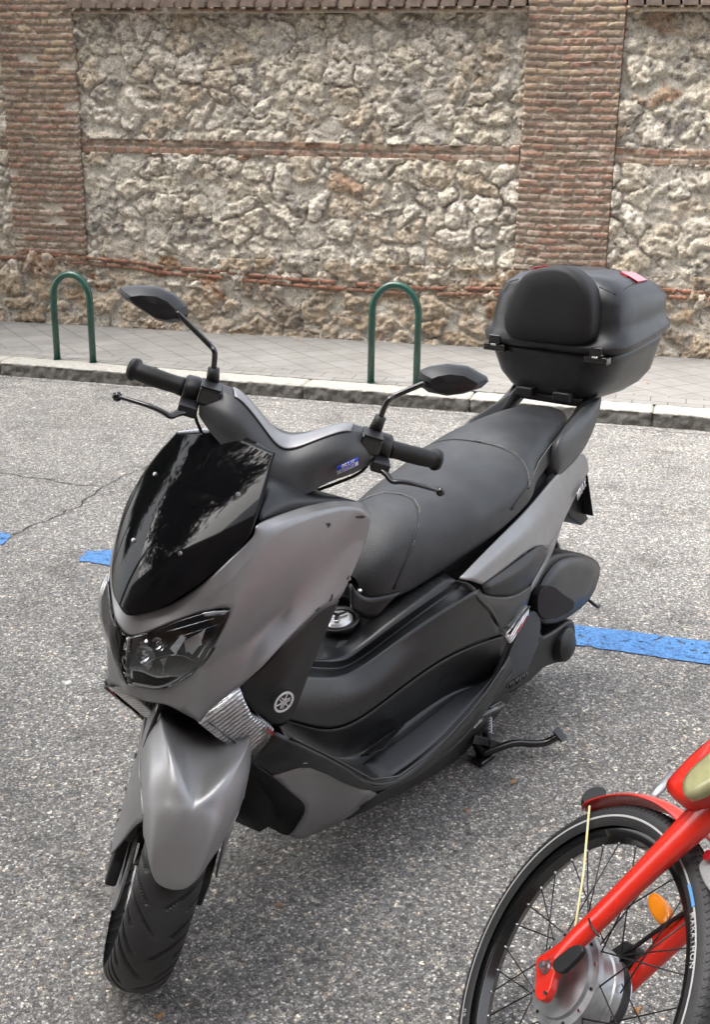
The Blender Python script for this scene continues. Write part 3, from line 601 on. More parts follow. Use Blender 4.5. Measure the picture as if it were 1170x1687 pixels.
# headlights: housing with bowl and clear lens, one each side
def hl(sg):
    F_=lambda k,dx=0,dy=0,dz=0:(v[k]+np.array([dx,dy,dz]))*np.array([1,sg,1])
    ins=lambda k,t=.04:F_(k,-t,0,0)
    rows_t=['h0','h1','h2','h3','h4'];rows_b=['h10','h9','h8','h6','h5']
    hv={};fcs=[]
    for j in range(5):
        a=v[rows_t[j]];b=v[rows_b[j]]
        for i in range(6):
            t=i/5;p=a*(1-t)+b*t;dep=.050*math.sin(math.pi*t)**.5+ (.012 if j in(1,2,3) else 0)*math.sin(math.pi*t)
            hv[f'{i}{j}']=(p+np.array([-dep,-.3*dep*(j>2),0]))*np.array([1,sg,1])
    for i in range(5):
        for j in range(4): fcs.append(f'{i}{j} {i}{j+1} {i+1}{j+1} {i+1}{j}')
    ho=cage('headlight',hv,fcs,M['gloss'],SR,both=False,sub=2,solid=.003,cr=[('00 01 02 03 04 14 24 34 44 54 53 52 51 50 40 30 20 10 00',1)])[0]
    lv={};
    for j in range(5):
        a=v[rows_t[j]];b=v[rows_b[j]]
        for i in range(6):
            t=i/5;p=a*(1-t)+b*t;bu=.010*math.sin(math.pi*t)+.004;lv[f'{i}{j}']=(p+np.array([bu,.4*bu,0]))*np.array([1,sg,1])
    cage('lens',lv,fcs,M['lens'],ho,both=False,sub=2,solid=.0015,cr=[('00 01 02 03 04 14 24 34 44 54 53 52 51 50 40 30 20 10 00',1)])
    # reflector bowls and bezels
    def bowl(u_,vv,y_,r,nm='reflector_bowl',tilt=(1,.35,.1)):
        c=P(u_,vv,y_)*np.array([1,sg,1]);ax=np.array(tilt)*np.array([1,sg,1]);revolve(nm,[(.003,-r*.75),(r*.45,-r*.62),(r*.8,-r*.3),(r,0),(r*1.08,.002),(r*1.08,-.006)],c,ax,M['reflbowl'],ho,24)
        revolve('bulb',[(.0,r*.1),(r*.22,0),(r*.22,-r*.5)],c,ax,M['chrome'],ho,12)
    bowl(240,1078,.028,.017);bowl(262,1060,.052,.012,tilt=(1,.2,0))
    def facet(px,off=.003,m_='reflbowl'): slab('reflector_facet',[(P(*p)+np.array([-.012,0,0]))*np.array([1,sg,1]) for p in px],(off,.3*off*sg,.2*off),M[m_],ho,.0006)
    facet([(300,1074,.086),(317,1050,.098),(331,1040,.107),(322,1066,.102),(309,1082,.094)],m_='white');facet([(318,1086,.102),(336,1060,.114),(343,1062,.118),(327,1090,.108)])  # white facets paint the bright highlights of the chrome
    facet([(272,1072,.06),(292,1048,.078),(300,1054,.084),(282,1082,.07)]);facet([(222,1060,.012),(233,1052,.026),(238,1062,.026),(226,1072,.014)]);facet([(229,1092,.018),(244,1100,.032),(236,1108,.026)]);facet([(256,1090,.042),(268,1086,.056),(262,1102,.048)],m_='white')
    def bez(pts,w):
        q=[P(*p)*np.array([1,sg,1]) for p in pts];tube('bezel',q,w,M['reflbowl'],ho,6,smoothpath=1,flat=.3)
    bez([(232,1100,.02),(262,1080,.05),(300,1078,.08),(322,1090,.1)],.003);bez([(250,1120,.03),(270,1112,.05),(268,1095,.048)],.0025);bez([(275,1040,.06),(310,1030,.088),(352,1018,.118)],.003)
    bez([(288,1050,.07),(330,1038,.1),(360,1028,.12)],.002)
    slab('white_plate',[P(*p)*np.array([1,sg,1]) for p in [(305,1055,.09),(330,1042,.107),(333,1062,.108),(308,1075,.092)]],(.004,0,0),M['white'],ho,.001)  # white plate standing for a bright reflection behind the lens
    slab('corner_lamp',[P(*p)*np.array([1,sg,1]) for p in [(337,1008,.114),(377,1005,.142),(371,1012,.138),(339,1015,.116)]],(.004,0,0),M['reflbowl'],ho,.001)
for sg in (1,-1): hl(sg)
# windscreen
cl=[(215,1014),(224,982),(236,948),(250,912),(266,880),(292,838),(318,798),(345,758),(377,708)]
ed=[(240,1009,.026),(281,997,.058),(328,967,.098),(378,923,.132),(421,882,.148),(426,828,.140),(438,790,.130),(455,765,.122),(463,745,.116)]
cP=np.array([P(cu,cv,0) for cu,cv in cl]);eP=np.array([P(*e) for e in ed]);pc_=np.polyfit(cP[:,2],cP[:,0],2)
kk=(np.polyval(pc_,eP[:,2])-eP[:,0])/np.maximum(eP[:,1],.02)**2;kp=np.polyfit(eP[2:,2],kk[2:],1)
def scr(y,z,o=0): return np.array([np.polyval(pc_,z)-np.polyval(kp,z)*y*y-o,y,z])
rows=[];TT=np.linspace(0,8,17)
for t in TT:
    zc=np.interp(t,range(9),cP[:,2]);ye=np.interp(t,range(9),eP[:,1]);ze=np.interp(t,range(9),eP[:,2])
    rows.append([scr(ye*f,zc+(ze-zc)*f**1.4,-.006)+np.array([0,0,.003]) for f in (0,.2,.4,.6,.8,.93,1)])
ws=gridcage('windscreen',rows,M['screen'],SR,crows=[(0,1),(16,1)],ccols=[(6,1)],sub=1,solid=.003)[0];FIT.remove(ws)
for (u_,v_,y_) in ((361,826,.098),(297,912,.055)):
    for sg in (1,-1):
        c=P(u_,v_,y_);c=scr(c[1],c[2],-.0085)*np.array([1,sg,1]);revolve('screw',[(0,.003),(.003,.0026),(.0042,.001),(.0042,-.004)],c,(1,.35*sg,.45),M['steel'],ws,16)
# black inner fairing behind the screen, and the dash
rows=[]
for t in np.linspace(.6,5,6):
    zc=np.interp(t,range(9),cP[:,2]);ye=np.interp(t,range(9),eP[:,1])*.84;ze=np.interp(t,range(9),eP[:,2])
    rows.append([scr(ye*f,zc+(ze-zc)*f**1.4,.035) for f in (0,.5,.8,1)])
gridcage('inner_fairing',rows,M['plastic'],SR,sub=2,solid=.003,crows=[(0,1),(5,1)],ccols=[(3,1)])
v={}
d('''e0=428,828,.120 e1=437,800,.112 e2=452,783,.098 e3=487,797,.09 e4=525,818,.10 k0=424,862,.140 k1=472,844,.148 k2=508,833,.155 k3=558,824,.168 k4=590,826,.186 f4=560,822,.13''')
v['c0']=np.array([-.19,0,.87]);v['c1']=np.array([-.22,0,.90]);v['c2']=np.array([-.26,0,.905]);v['c3']=np.array([-.33,0,.87]);v['c4']=np.array([-.40,0,.80]);v['b4']=np.array([-.44,.10,.79]);v['b5']=np.array([-.41,.17,.81])
cage('dash_panel',v,['k0 k1 e1 e0','k1 k2 e2 e1','k2 k3 e3 e2','k3 k4 f4 e3','e0 e1 c1 c0','e1 e2 c2 c1','e2 e3 c3 c2','e3 f4 b4 c3','c3 b4 c4','f4 k4 b5 b4'],M['greyplastic'],SR,sub=2,cr=[('k0 k1 k2 k3 k4',1)],inside=(-.25,0,.7))
# black inner leg shield facing the rider
gridcage('inner_leg_shield',[[np.array(p) for p in r] for r in [
 [(-.40,0,.80),(-.40,.10,.79),(-.31,.165,.81)],[(-.40,0,.70),(-.38,.09,.70),(-.27,.160,.73)]]],M['plastic'],SR,sub=2,solid=.003)
# black lower leg shields with the round emblem
v={}
d('''a=397,1130,.144 b=432,1099,.160 c=462,1067,.175 e=503,1027,.186 f=532,1002,.193 g=559,989,.199
a1=412,1164,.143 b1=438,1150,.164 c1=468,1120,.178 e1=497,1080,.184 f1=520,1045,.188 g1=541,1032,.192
a2=436,1187,.145 b2=452,1195,.153 c2=474,1192,.165 e2=496,1145,.178 f2=514,1098,.184 g2=530,1060,.188''')
lsp=cage('leg_shield_panel',v,['a b b1 a1','b c c1 b1','c e e1 c1','e f f1 e1','f g g1 f1','a1 b1 b2 a2','b1 c1 c2 b2','c1 e1 e2 c2','e1 f1 f2 e2','f1 g1 g2 f2'],M['darkpaint'],SR,mirrored='pair',sub=3,cr=[('a b c e f g g1 g2 f2 e2 c2 b2 a2 a1 a',1),('b1 c1 e1 f1',.6)],inside=(-.2,0,.6),solid=.005)
# emblem (ring, three crossed tuning forks) on each side
for k,sg in enumerate((1,-1)):
    ec=P(466,1155,.176);ux=P(480,1155,.178)-P(452,1155,.170);uy=P(470,1140,.180)-P(462,1170,.172);ux/=np.linalg.norm(ux);uy-=ux*(uy@ux);uy/=np.linalg.norm(uy);nn=np.cross(ux,uy);nn*=np.sign(nn[1]);ec=ec+nn*.0035
    R_=.0215;V=[];Fc=[]
    for i in range(40):
        a=2*math.pi*i/40
        for r in (R_,R_*.80): V.append(ec+ux*r*math.cos(a)+uy*r*math.sin(a))
    for i in range(40): j=(i+1)%40;Fc.append([2*i,2*i+1,2*j+1,2*j])
    def bar(x0,y0,x1,y1,w):
        a=np.array([x0,y0]);b=np.array([x1,y1]);t=(b-a)/np.linalg.norm(b-a);n=np.array([-t[1],t[0]])*w;bs=len(V)
        for q in (a+n,a-n,b-n,b+n): V.append(ec+(ux*q[0]+uy*q[1])*R_)
        Fc.append([bs,bs+1,bs+2,bs+3])
    for a in (90,210,330):
        ar=math.radians(a);ca,sa=math.cos(ar),math.sin(ar);T=lambda x,y:(x*ca-y*sa,x*sa+y*ca)
        for s_ in (-.11,.11): bar(*T(-.62,s_),*T(.28,s_),.045)
        bar(*T(.28,-.15),*T(.28,.15),.05);bar(*T(.28,0),*T(.82,0),.05)
    V=[p*np.array([1,sg,1]) for p in V];e=mesh('emblem',V,Fc,M['white'],lsp[k],smooth=False);m_=e.modifiers.new('t','SOLIDIFY');m_.thickness=.0012;m_.offset=0
# turn signals
for sg in (1,-1):
    T=lambda s:[p*np.array([1,sg,1]) for p in PP(s)]
    o=T('394,1131,.141 402,1152,.141 416,1180,.140 434,1189,.141 452,1202,.141 443,1216,.136 424,1243,.126 409,1256,.121 370,1225,.115 327,1191,.108 345,1171,.118 372,1149,.131')
    hs_=pillow('turn_signal',o,(.5,.86*sg,0),.010,M['prism'],SR,back=.03,rings=((1,0),(.94,.35),(.5,.5),(0,.5)))
    pillow('lens',[p+np.array([.004,.007*sg,0]) for p in o],(.5,.86*sg,0),.012,M['lens'],hs_,rings=((1,0),(.97,.5),(.88,.9),(.5,1),(0,1)))
    tube('trim_line',[p+np.array([.010,.014*sg,0]) for p in T('340,1182,.113 372,1207,.119 412,1240,.125')],.0016,M['gloss'],hs_,6)
    (lambda *a_:None)('amber_bulb',[p+np.array([-.0,.0,0]) for p in T('409,1175,.149 417,1180,.149 414,1193,.148 405,1187,.148')],(.006,.009*sg,0),M['orange'],hs_,.001)
    slab('red_tip',[p+np.array([.004,.006*sg,0]) for p in T('437,1193,.141 450,1203,.141 446,1209,.140 436,1200,.140')],(.003,.005*sg,0),M['redlens'],hs_,.0005)
# handlebar cover (steered frame)
hb=[[(-.19,0,.925),(-.19,.05,.925),(-.215,.09,.955),(-.235,.13,.975),(-.262,.16,.992)],
[(-.20,0,.946),(-.20,.05,.946),(-.22,.088,.975),(-.24,.13,.987),(-.265,.163,1.0)],
[(-.215,0,.968),(-.218,.045,.985),(-.228,.088,1.008),(-.245,.125,1.018),(-.272,.166,1.015)],
[(-.238,0,.983),(-.243,.04,1.007),(-.26,.088,1.037),(-.275,.125,1.044),(-.29,.162,1.035)],
[(-.280,0,.993),(-.280,.045,1.016),(-.29,.096,1.045),(-.30,.13,1.048),(-.312,.162,1.040)],
[(-.33,0,.985),(-.33,.05,1.0),(-.335,.10,1.02),(-.34,.13,1.02),(-.34,.16,1.01)],
[(-.33,0,.94),(-.33,.05,.94),(-.335,.09,.955),(-.34,.13,.97),(-.34,.16,.98)],
[(-.26,0,.915),(-.26,.05,.915),(-.27,.09,.945),(-.28,.13,.965),(-.29,.155,.985)],
[(-.19,0,.925),(-.19,.05,.925),(-.215,.09,.955),(-.235,.13,.975),(-.262,.16,.992)]]
hb=[[np.array(p) for p in r] for r in hb]
hc=gridcage('handlebar_cover',hb[:-1],M['barcover'],SR,conv=W,inside=W([-.27,0,.97]),crows=[(0,.5),(1,.7),(3,.9),(4,.8)],ccols=[(4,1)],solid=0,sub=3)[0]
tr=[[p+np.array([.002,0,.0035]) for p in hb[3][:4]],[(p+q)/2+np.array([0,0,.006]) for p,q in zip(hb[3][:4],hb[4][:4])],[p+np.array([-.002,0,.0035]) for p in hb[4][:4]]]
for r in tr: r[3]=r[3]*.6+r[2]*.4
gridcage('trim_strip',tr,M['paint'],hc,conv=W,crows=[(0,1),(2,1)],ccols=[(3,1)],sub=2,solid=.002,inside=W([-.27,0,.9]))
# small blue and white sticker on the cover
st=[Q(555,770,-.214),Q(590,753,-.225),Q(590,767,-.224),Q(556,780,-.212)]
ins=W([-.25,.05,.98])
def stk(pts,m,nm,par,o=.004):
    ps=[W(p)+ (CAM-W(p))/np.linalg.norm(CAM-W(p))*o for p in pts];return slab(nm,ps,(CAM-ps[0])/np.linalg.norm(CAM-ps[0])*.0006,m,par,0)
stc=[Q(555,769,-.222),Q(590,753,-.234),Q(590.5,766,-.232),Q(556,782,-.22)]
s1=stk(stc,M['white'],'sticker',hc,.008);h1_=lambda t:stc[0]*(1-t)+stc[3]*t;h2_=lambda t:stc[1]*(1-t)+stc[2]*t
stk([h1_(0),h2_(0),h2_(.52),h1_(.52)],M['blue'],'sticker_band',s1,.0092)
def vw(p,o=.0104):
    p=W(p);return p+(CAM-p)/np.linalg.norm(CAM-p)*o
for tx_,t_,m_ in (('BLUE',.28,M['white']),('CORE',.76,M['blue'])):
    c_=vw((h1_(t_)+h2_(t_))/2);text('sticker_text',tx_,c_,vw(h2_(t_))-vw(h1_(t_)),vw(h1_(0))-vw(h1_(1)),.0078,m_,s1,.0003,shear=.3,sx=1.5)
# switch gear, grips, levers, mirrors
for sg in (1,-1):
    S=lambda p:W(np.array(p,float)*np.array([1,sg,1]))
    tube('switch_housing',[(-.325,.158,1.012),(-.325,.163,1.013),(-.322,.178,1.014),(-.322,.196,1.014),(-.322,.200,1.014)],[.016,.024,.027,.026,.020],M['plastic'],SR,20,conv=S)
    sh=box('brake_master',(-.310,.132,1.012),(-.262,.172,1.045),M['gloss'],SR,.005,conv=S)
    slab('master_cap',[(-.262,.134,1.045),(-.262,.172,1.045),(-.308,.172,1.045),(-.308,.134,1.045)],(0,0,.003),M['plastic'],sh,.001,conv=S)
    box('lever_bracket',(-.300,.165,.985),(-.255,.200,1.006),M['plastic'],SR,.004,conv=S)
    g=[( -.322,.200,1.0145),(-.322,.204,1.0145),(-.324,.212,1.0145),(-.326,.235,1.014),(-.330,.262,1.014),(-.334,.284,1.014),(-.336,.287,1.014),(-.338,.290,1.014),(-.340,.296,1.014),(-.341,.302,1.014),(-.3415,.304,1.014)]
    gr=tube('handlebar_grip',g,[.017,.0175,.0165,.0170,.0175,.0165,.0165,.0215,.0215,.0185,.012],M['grip'],SR,24,conv=S)
    zig=[]
    for i in range(9):
        t=i/8;zig.append((-.326-.010*t+.0168*math.cos(.55+.35*(i%2)),.216+.062*t,1.014+.0174*math.sin(.55+.35*(i%2))))
    tube('grip_groove',zig,.0012,M['gloss'],gr,6,conv=S,smoothpath=1)
    lv=tube('brake_lever',[(-.268,.178,.992),(-.255,.196,.990),(-.240,.208,.982),(-.238,.222,.989),(-.245,.25,.990),(-.256,.28,.986),(-.266,.302,.982)],[.008,.008,.0065,.0062,.0062,.0055,.005],M['gloss'],SR,14,smoothpath=2,conv=S,flat=.75)
    c=np.array([-.268,.307,.981]);V=[];Fc=[]
    revolve('lever_ball',[(0,-.0095),(.005,-.008),(.0085,-.004),(.0095,0),(.0085,.004),(.005,.008),(0,.0095)],S(c),S(c+[0,1,0])-S(c),M['gloss'],lv,20)
    revolve('pivot_bolt',[(0,.004),(.005,.003),(.006,0),(.006,-.01)],S((-.262,.190,.998)),S((0,0,1))-S((0,0,0)),M['steel'],lv,12)
for sg in (1,-1):
    S=lambda p:W(np.array(p,float)*np.array([1,sg,1]))
    tube('brake_hose',[(-.285,.150,1.00),(-.25,.135,.985),(-.245,.10,.955),(-.25,.06,.92),(-.24,.04,.86)],.0042,M['grip'],SR,8,smoothpath=2,conv=S)
    tube('throttle_cable',[(-.315,.172,.990),(-.29,.160,.965),(-.28,.12,.935),(-.27,.07,.90)],.0032,M['grip'],SR,8,smoothpath=2,conv=S)
# mirrors: each with its own set of the head
for sg,bend,head,outl in ((1,[(618,709),(628,686),(636,664),(641,658),(652,651),(700,631)],.0,[(688,621),(692,611),(706,605),(737,600),(772,604),(803,621),(805,627),(795,636),(765,646),(735,650),(704,644),(691,634)]),
    (-1,[(350,630),(352,606),(354,584),(353,578),(347,570),(290,514)],0,[(195,478),(199,473),(225,470),(262,473),(288,485),(307,503),(311,516),(307,527),(286,531),(262,527),(228,506),(205,490)])):
    mr=empty('mirror',(0,0,0));mr.parent=SR;mr.location=-SR.location
    def child(o): o.location=(0,0,0);return o
    q=[Q(u_,v_,-.31-.01*(i>3)) for i,(u_,v_) in enumerate(bend)]
    child(tube('mirror_boot',[W(p) for p in (q[0],q[0]*.5+q[1]*.5,q[1])],[.0125,.0115,.0105],M['grip'],mr,16))
    child(tube('mirror_stem',[W(p) for p in q[1:]],.0052,M['gloss'],mr,12,smoothpath=2))
    ol=[Q(u_,v_,-.345) for u_,v_ in outl];c=sum(ol)/len(ol);n=len(ol);V=[];Fc=[]
    rings=[(.90,-.006),(1,-.004),(1.0,.004),(.95,.012),(.66,.030),(.25,.036),(0,.036)]
    for s_,dx in rings: V+=[W(c+(p-c)*np.array([1,s_,s_])+np.array([dx,0,0])) for p in ol]
    for r in range(len(rings)-1):
        for i in range(n): Fc.append([r*n+i,r*n+(i+1)%n,(r+1)*n+(i+1)%n,(r+1)*n+i])
    mh=child(mesh('mirror_housing',V,Fc,M['plastic'],mr));e_=mh.modifiers.new('e','EDGE_SPLIT');e_.split_angle=math.radians(24)
    child(mesh('mirror_glass',[W(c+(p-c)*np.array([1,.92,.92])+np.array([-.0045,0,0])) for p in ol],[list(range(n))],M['mirror'],mr,smooth=False))
# front wheel, fork and fender (steered)
TC=np.array([0,0,.242]);TR=.242
fwheel=empty('front_wheel',(0,0,0));fwheel.parent=SR;fwheel.location=-SR.location
def tyremesh(name,TC,TR,half,th,par,conv,groove=True,nA=960,nB=56):
    A=np.linspace(0,2*np.pi,nA,endpoint=False);B=np.linspace(-1,1,nB)
    a,b=np.meshgrid(A,B,indexing='ij')
    ph=b*2.25;y=half*np.sin(np.clip(ph,-2.25,2.25))*np.where(np.abs(ph)>1.57,1,1);rr=TR-th*(1-np.cos(ph))*.62
    if groove:
        yn=np.abs(y)/half;side=np.sign(b);g=np.zeros_like(a);on=sst(.10,.16,np.abs(b))*(1-sst(.66,.72,np.abs(b)))
        per=2*np.pi/15
        for k,(sl,lo,hi,o) in enumerate([(.30,.03,.98,0),(.34,.30,.98,.33),(.34,.52,1.0,.66)]):
            f=(a+sl*(1-np.abs(b)/.7)**1.3*1.0+(side>0)*per*.5)/per-o;dd=np.abs(f-np.round(f))*per*TR
            g=np.maximum(g,sst(.0052,.0028,dd)*sst(lo*.7-.02,lo*.7+.02,np.abs(b))*sst(hi*.7+.01,hi*.7-.02,np.abs(b)))
        rr=rr-g*.006
    Pn=np.stack([rr*np.cos(a)+TC[0],y+TC[1],rr*np.sin(a)+TC[2]],-1)
    V=[conv(p) for p in Pn.reshape(-1,3)];Fc=[]
    for i in range(nA):
        j=(i+1)%nA
        for k in range(nB-1): Fc.append((i*nB+k,i*nB+k+1,j*nB+k+1,j*nB+k))
    o=mesh(name,V,Fc,M['rubber'],par);o.location=(0,0,0);return o
tyremesh('tyre',TC,TR,.056,.058,fwheel,W)
def rv(nm,prof,c,m,par,seg=64,cv=W):
    o=revolve(nm,prof,c,(0,1,0),m,par,seg,conv=cv);o.location=(0,0,0);return o
rv('rim',[(.176,-.036),(.168,-.034),(.160,-.012),(.160,.012),(.168,.034),(.176,.036)],TC,M['gloss'],fwheel)
rv('hub',[(0,-.05),(.03,-.05),(.035,-.02),(.035,.02),(.03,.05),(0,.05)],TC,M['gloss'],fwheel,24)
for i in range(5):
    an=2*math.pi*i/5;o=tube('rim_spoke',[TC+np.array([.03*math.cos(an),0,.03*math.sin(an)]),TC+np.array([.165*math.cos(an+.1),0,.165*math.sin(an+.1)])],[.016,.012],M['gloss'],fwheel,10,conv=W);o.location=(0,0,0)
rv('brake_disc',[(.070,-.062),(.115,-.062),(.115,-.066),(.070,-.066),(.070,-.062)],TC,M['steel'],fwheel,48)
for sg in (1,-1):
    S=lambda p:W(np.array(p,float)*np.array([1,sg,1]))
    ax_=np.array([-.33,0,.944]);b0=np.array([.030,.070,.19])
    fk=slab('fork_leg',[b0+np.array([-.026,0,-.008]),b0+np.array([.020,0,-.008]),b0+np.array([.022,0,.05]),b0+ax_*.13+np.array([.02,0,0]),b0+ax_*.27+np.array([.02,0,0]),b0+ax_*.27+np.array([-.022,0,0]),b0+ax_*.10+np.array([-.026,0,0])],(0,.022,0),M['plastic'],SR,.006,conv=S)
    tube('stanchion',[b0+ax_*.25+np.array([0,.008,0]),b0+ax_*.50+np.array([0,.004,0])],.0135,M['chrome'],fk,20,conv=S)
    revolve('axle_nut',[(0,.100),(.010,.098),(.011,.090)],S((0,0,.235)),S((0,1,0))-S((0,0,0)),M['steel'],fk,6) 
    for hz in (.30,.34,.40): revolve('bolt',[(0,.104),(.005,.103),(.0055,.098)],S((-.0-.33*(hz-.235),0,hz)),S((0,1,0))-S((0,0,0)),M['steel'],fk,8)
box('brake_caliper',(-.02,-.085,.30),(.06,-.050,.37),M['plastic'],SR,.006,conv=W)
tube('brake_hose',[(.0,-.075,.36),(.03,-.09,.43),(.0,-.095,.50),(-.08,-.07,.60)],.004,M['grip'],SR,8,conv=W,smoothpath=2)
# fender: rings by angle around the wheel; ridge at y=rw, dip in the middle further back
def fen():
    rows=[]
    for th,rc,rv_,re,yv,hw,hs2,drop in ((29,.258,.258,.258,.012,.026,.034,.004),(33,.265,.265,.263,.014,.036,.050,.010),(42,.278,.278,.275,.016,.040,.060,.020),(52,.293,.294,.288,.014,.042,.068,.028),(57,.299,.300,.293,.010,.043,.073,.034),
        (61,.289,.304,.297,.022,.047,.078,.038),(67,.273,.306,.300,.036,.056,.085,.044),(75,.258,.300,.295,.052,.066,.092,.048),(86,.252,.288,.284,.068,.078,.098,.050),(100,.250,.276,.272,.078,.084,.100,.050),(116,.250,.264,.262,.082,.088,.100,.050)):
        a=math.radians(th);f=lambda r,y,dn=0:np.array([r*math.cos(a),y,.242+r*math.sin(a)-dn])
        kq={29:1,33:.85,42:.5,52:.2}.get(th,0)
        def g(r,y,dn,o): b_=math.radians(th+o*kq);return np.array([r*math.cos(b_),y,.242+r*math.sin(b_)-dn])
        rows.append([f(rc,0),g(rv_,yv,0,.3),g(re,hw*(1+.12*kq),0,2.2),g(re-.010,(hw+(hs2-hw)*.7)*(1+.05*kq),drop*.35,7),g(re-.020,hs2*(1+.15*kq),drop,15)])
        rows[-1][0][1]=0
    return rows
fr_=fen()
ff=gridcage('front_fender',fr_,M['paint'],SR,conv=W,inside=W([0,0,.242]),ccols=[(1,.08),(2,.12),(4,1),(3,.2)],crows=[(0,.9),(10,1)],sub=3,solid=.003)[0]
# side wings of the fender that cover the fork legs
for sg in (1,-1):
    S=lambda p:W(np.array(p,float)*np.array([1,sg,1]))
    e_=[r[4]*np.array([1,sg,1]) for r in fr_]
    wv_={};wv_['a']=e_[3];wv_['b']=e_[5];wv_['c']=e_[7];wv_['d']=e_[10]
    for k_,q_ in dict(a1=(.125,.078,.395),b1=(.085,.090,.42),c1=(.01,.097,.45),d1=(-.105,.098,.455),a2=(.095,.088,.33),b2=(.070,.094,.33),c2=(.01,.099,.345),d2=(-.055,.099,.36),a3=(.062,.098,.268),b3=(.048,.099,.262),c3=(.030,.099,.264),d3=(.005,.099,.30)).items(): wv_[k_]=np.array([q_[0],q_[1]*sg,q_[2]])
    cage('fender_wing',wv_,['a b b1 a1','b c c1 b1','c d d1 c1','a1 b1 b2 a2','b1 c1 c2 b2','c1 d1 d2 c2','a2 b2 b3 a3','b2 c2 c3 b3','c2 d2 d3 c3'],M['paint'],ff,both=False,conv=W,inside=W([0,0,.35]),cr=[('a a1 a2 a3 b3 c3 d3 d2 d1 d',1)],sub=2,solid=.003)
# triple clamp area, dark, under the nose
box('fork_crown',(-.20,-.09,.50),(-.06,.09,.56),M['deep'],SR,.01,conv=W)
tube('steering_column',[(-.13,0,.50),(-.30,0,.93)],.03,M['deep'],SR,16,conv=W)
# ---- body: core, tunnel, floor, skirts
def core(name,secs,m,par):
    V=[];Fc=[];n=12
    for x,hw,z0,z1 in secs:
        for k in range(n):
            a=2*math.pi*(k+.5)/n;ca,sa=math.cos(a),math.sin(a);s=lambda q:math.copysign(abs(q)**.5,q);V.append((x,hw*s(ca),(z0+z1)/2+(z1-z0)/2*s(sa)))
    for i in range(len(secs)-1):
        for k in range(n): Fc.append([i*n+k,i*n+(k+1)%n,(i+1)*n+(k+1)%n,(i+1)*n+k])
    Fc+= [list(range(n)),[(len(secs)-1)*n+k for k in range(n)]]
    return mesh(name,V,Fc,m,par)
core('engine_block',[(-.20,.075,.22,.50),(-.24,.085,.16,.52),(-.45,.10,.15,.48),(-.75,.12,.16,.50),(-.95,.13,.20,.58),(-1.15,.12,.32,.62),(-1.25,.10,.40,.66)],M['deep'],SR)
core('front_frame',[(-.00,.05,.56,.63),(-.06,.09,.50,.72),(-.14,.12,.46,.80),(-.22,.12,.50,.82),(-.30,.09,.55,.78)],M['deep'],SR)
core('tail_core',[(-.62,.06,.50,.57),(-.85,.12,.50,.60),(-1.10,.14,.52,.66),(-1.30,.12,.58,.70),(-1.48,.07,.64,.74)],M['deep'],SR)
rows=[[np.array([x,0,z]) for x,z in ((-.30,.49),(-.42,.485),(-.52,.486),(-.60,.500),(-.70,.55),(-.80,.60))],
 PP('470,1085,.075 520,1088,.08 563,1088,.088 596,1068,.098 672,1012,.135 752,957,.165'),
 PP('468,1097,.072 512,1099,.077 560,1101,.086 603,1079,.096 680,1021,.136 762,962,.170'),
 PP('465,1112,.098 500,1114,.109 556,1115,.121 608,1091,.131 698,1026,.171 790,971,.201'),
 PP('455,1150,.118 490,1155,.128 558,1160,.142 632,1118,.158 732,1047,.190 812,1005,.207'),
 PP('450,1180,.120 485,1186,.132 558,1200,.145 640,1148,.165 735,1080,.193 829,1044,.208')]
tun=gridcage('centre_tunnel',rows,M['darkpaint'],SR,crows=[(1,1),(2,.9),(3,1),(5,1)],ccols=[(5,1)],inside=(-.55,0,.35),sub=3)[0]
# fuel cap
cc=P(558,1026,.010)+np.array([0,0,.004]);cax=np.array([.25,.0,.97])
revolve('fuel_cap_recess',[(.046,.004),(.044,.007),(.038,.004),(.036,-.012),(.0,-.012)],cc,cax,M['plastic'],tun,40)
fcp=revolve('fuel_cap',[(.0,.010),(.025,.010),(.031,.005),(.032,-.010)],cc,cax,M['capmetal'],tun,32)
e1=np.array([.97,0,-.25]);e2=np.array([0,1.,0]);cq=cc+cax/np.linalg.norm(cax)*.011
for a in (0,120,240):
    a=math.radians(a+25);dv=e1*math.cos(a)+e2*math.sin(a);nv=-e1*math.sin(a)+e2*math.cos(a)
    slab('cap_grip',[cq+nv*.006-dv*.002,cq+dv*.021+nv*.005,cq+dv*.021-nv*.005,cq-nv*.006-dv*.002],cax*.005,M['chrome'],tun,.001)
rows=[PP('450,1182,.118 485,1189,.128 558,1204,.138 640,1153,.158 735,1085,.186 830,1048,.205'),
 PP('462,1200,.126 500,1215,.124 566,1232,.120 650,1178,.135 757,1103,.165 836,1061,.206'),
 PP('470,1214,.135 520,1238,.128 583,1251,.125 664,1197,.130 742,1143,.150 803,1128,.178'),
 PP('480,1216,.170 545,1247,.186 633,1296,.205 720,1233,.211 790,1156,.214 831,1095,.214'),
 PP('480,1219,.170 545,1251,.188 633,1300,.207 722,1238,.213 793,1161,.216 835,1098,.216')]
frows=rows
fl=gridcage('floorboard',rows,M['darkpaint'],SR,mirrored='pair',crows=[(0,.9),(2,.55),(3,1),(4,1)],ccols=[(5,.9),(0,1)],inside=(-.6,0,.0),sub=3)
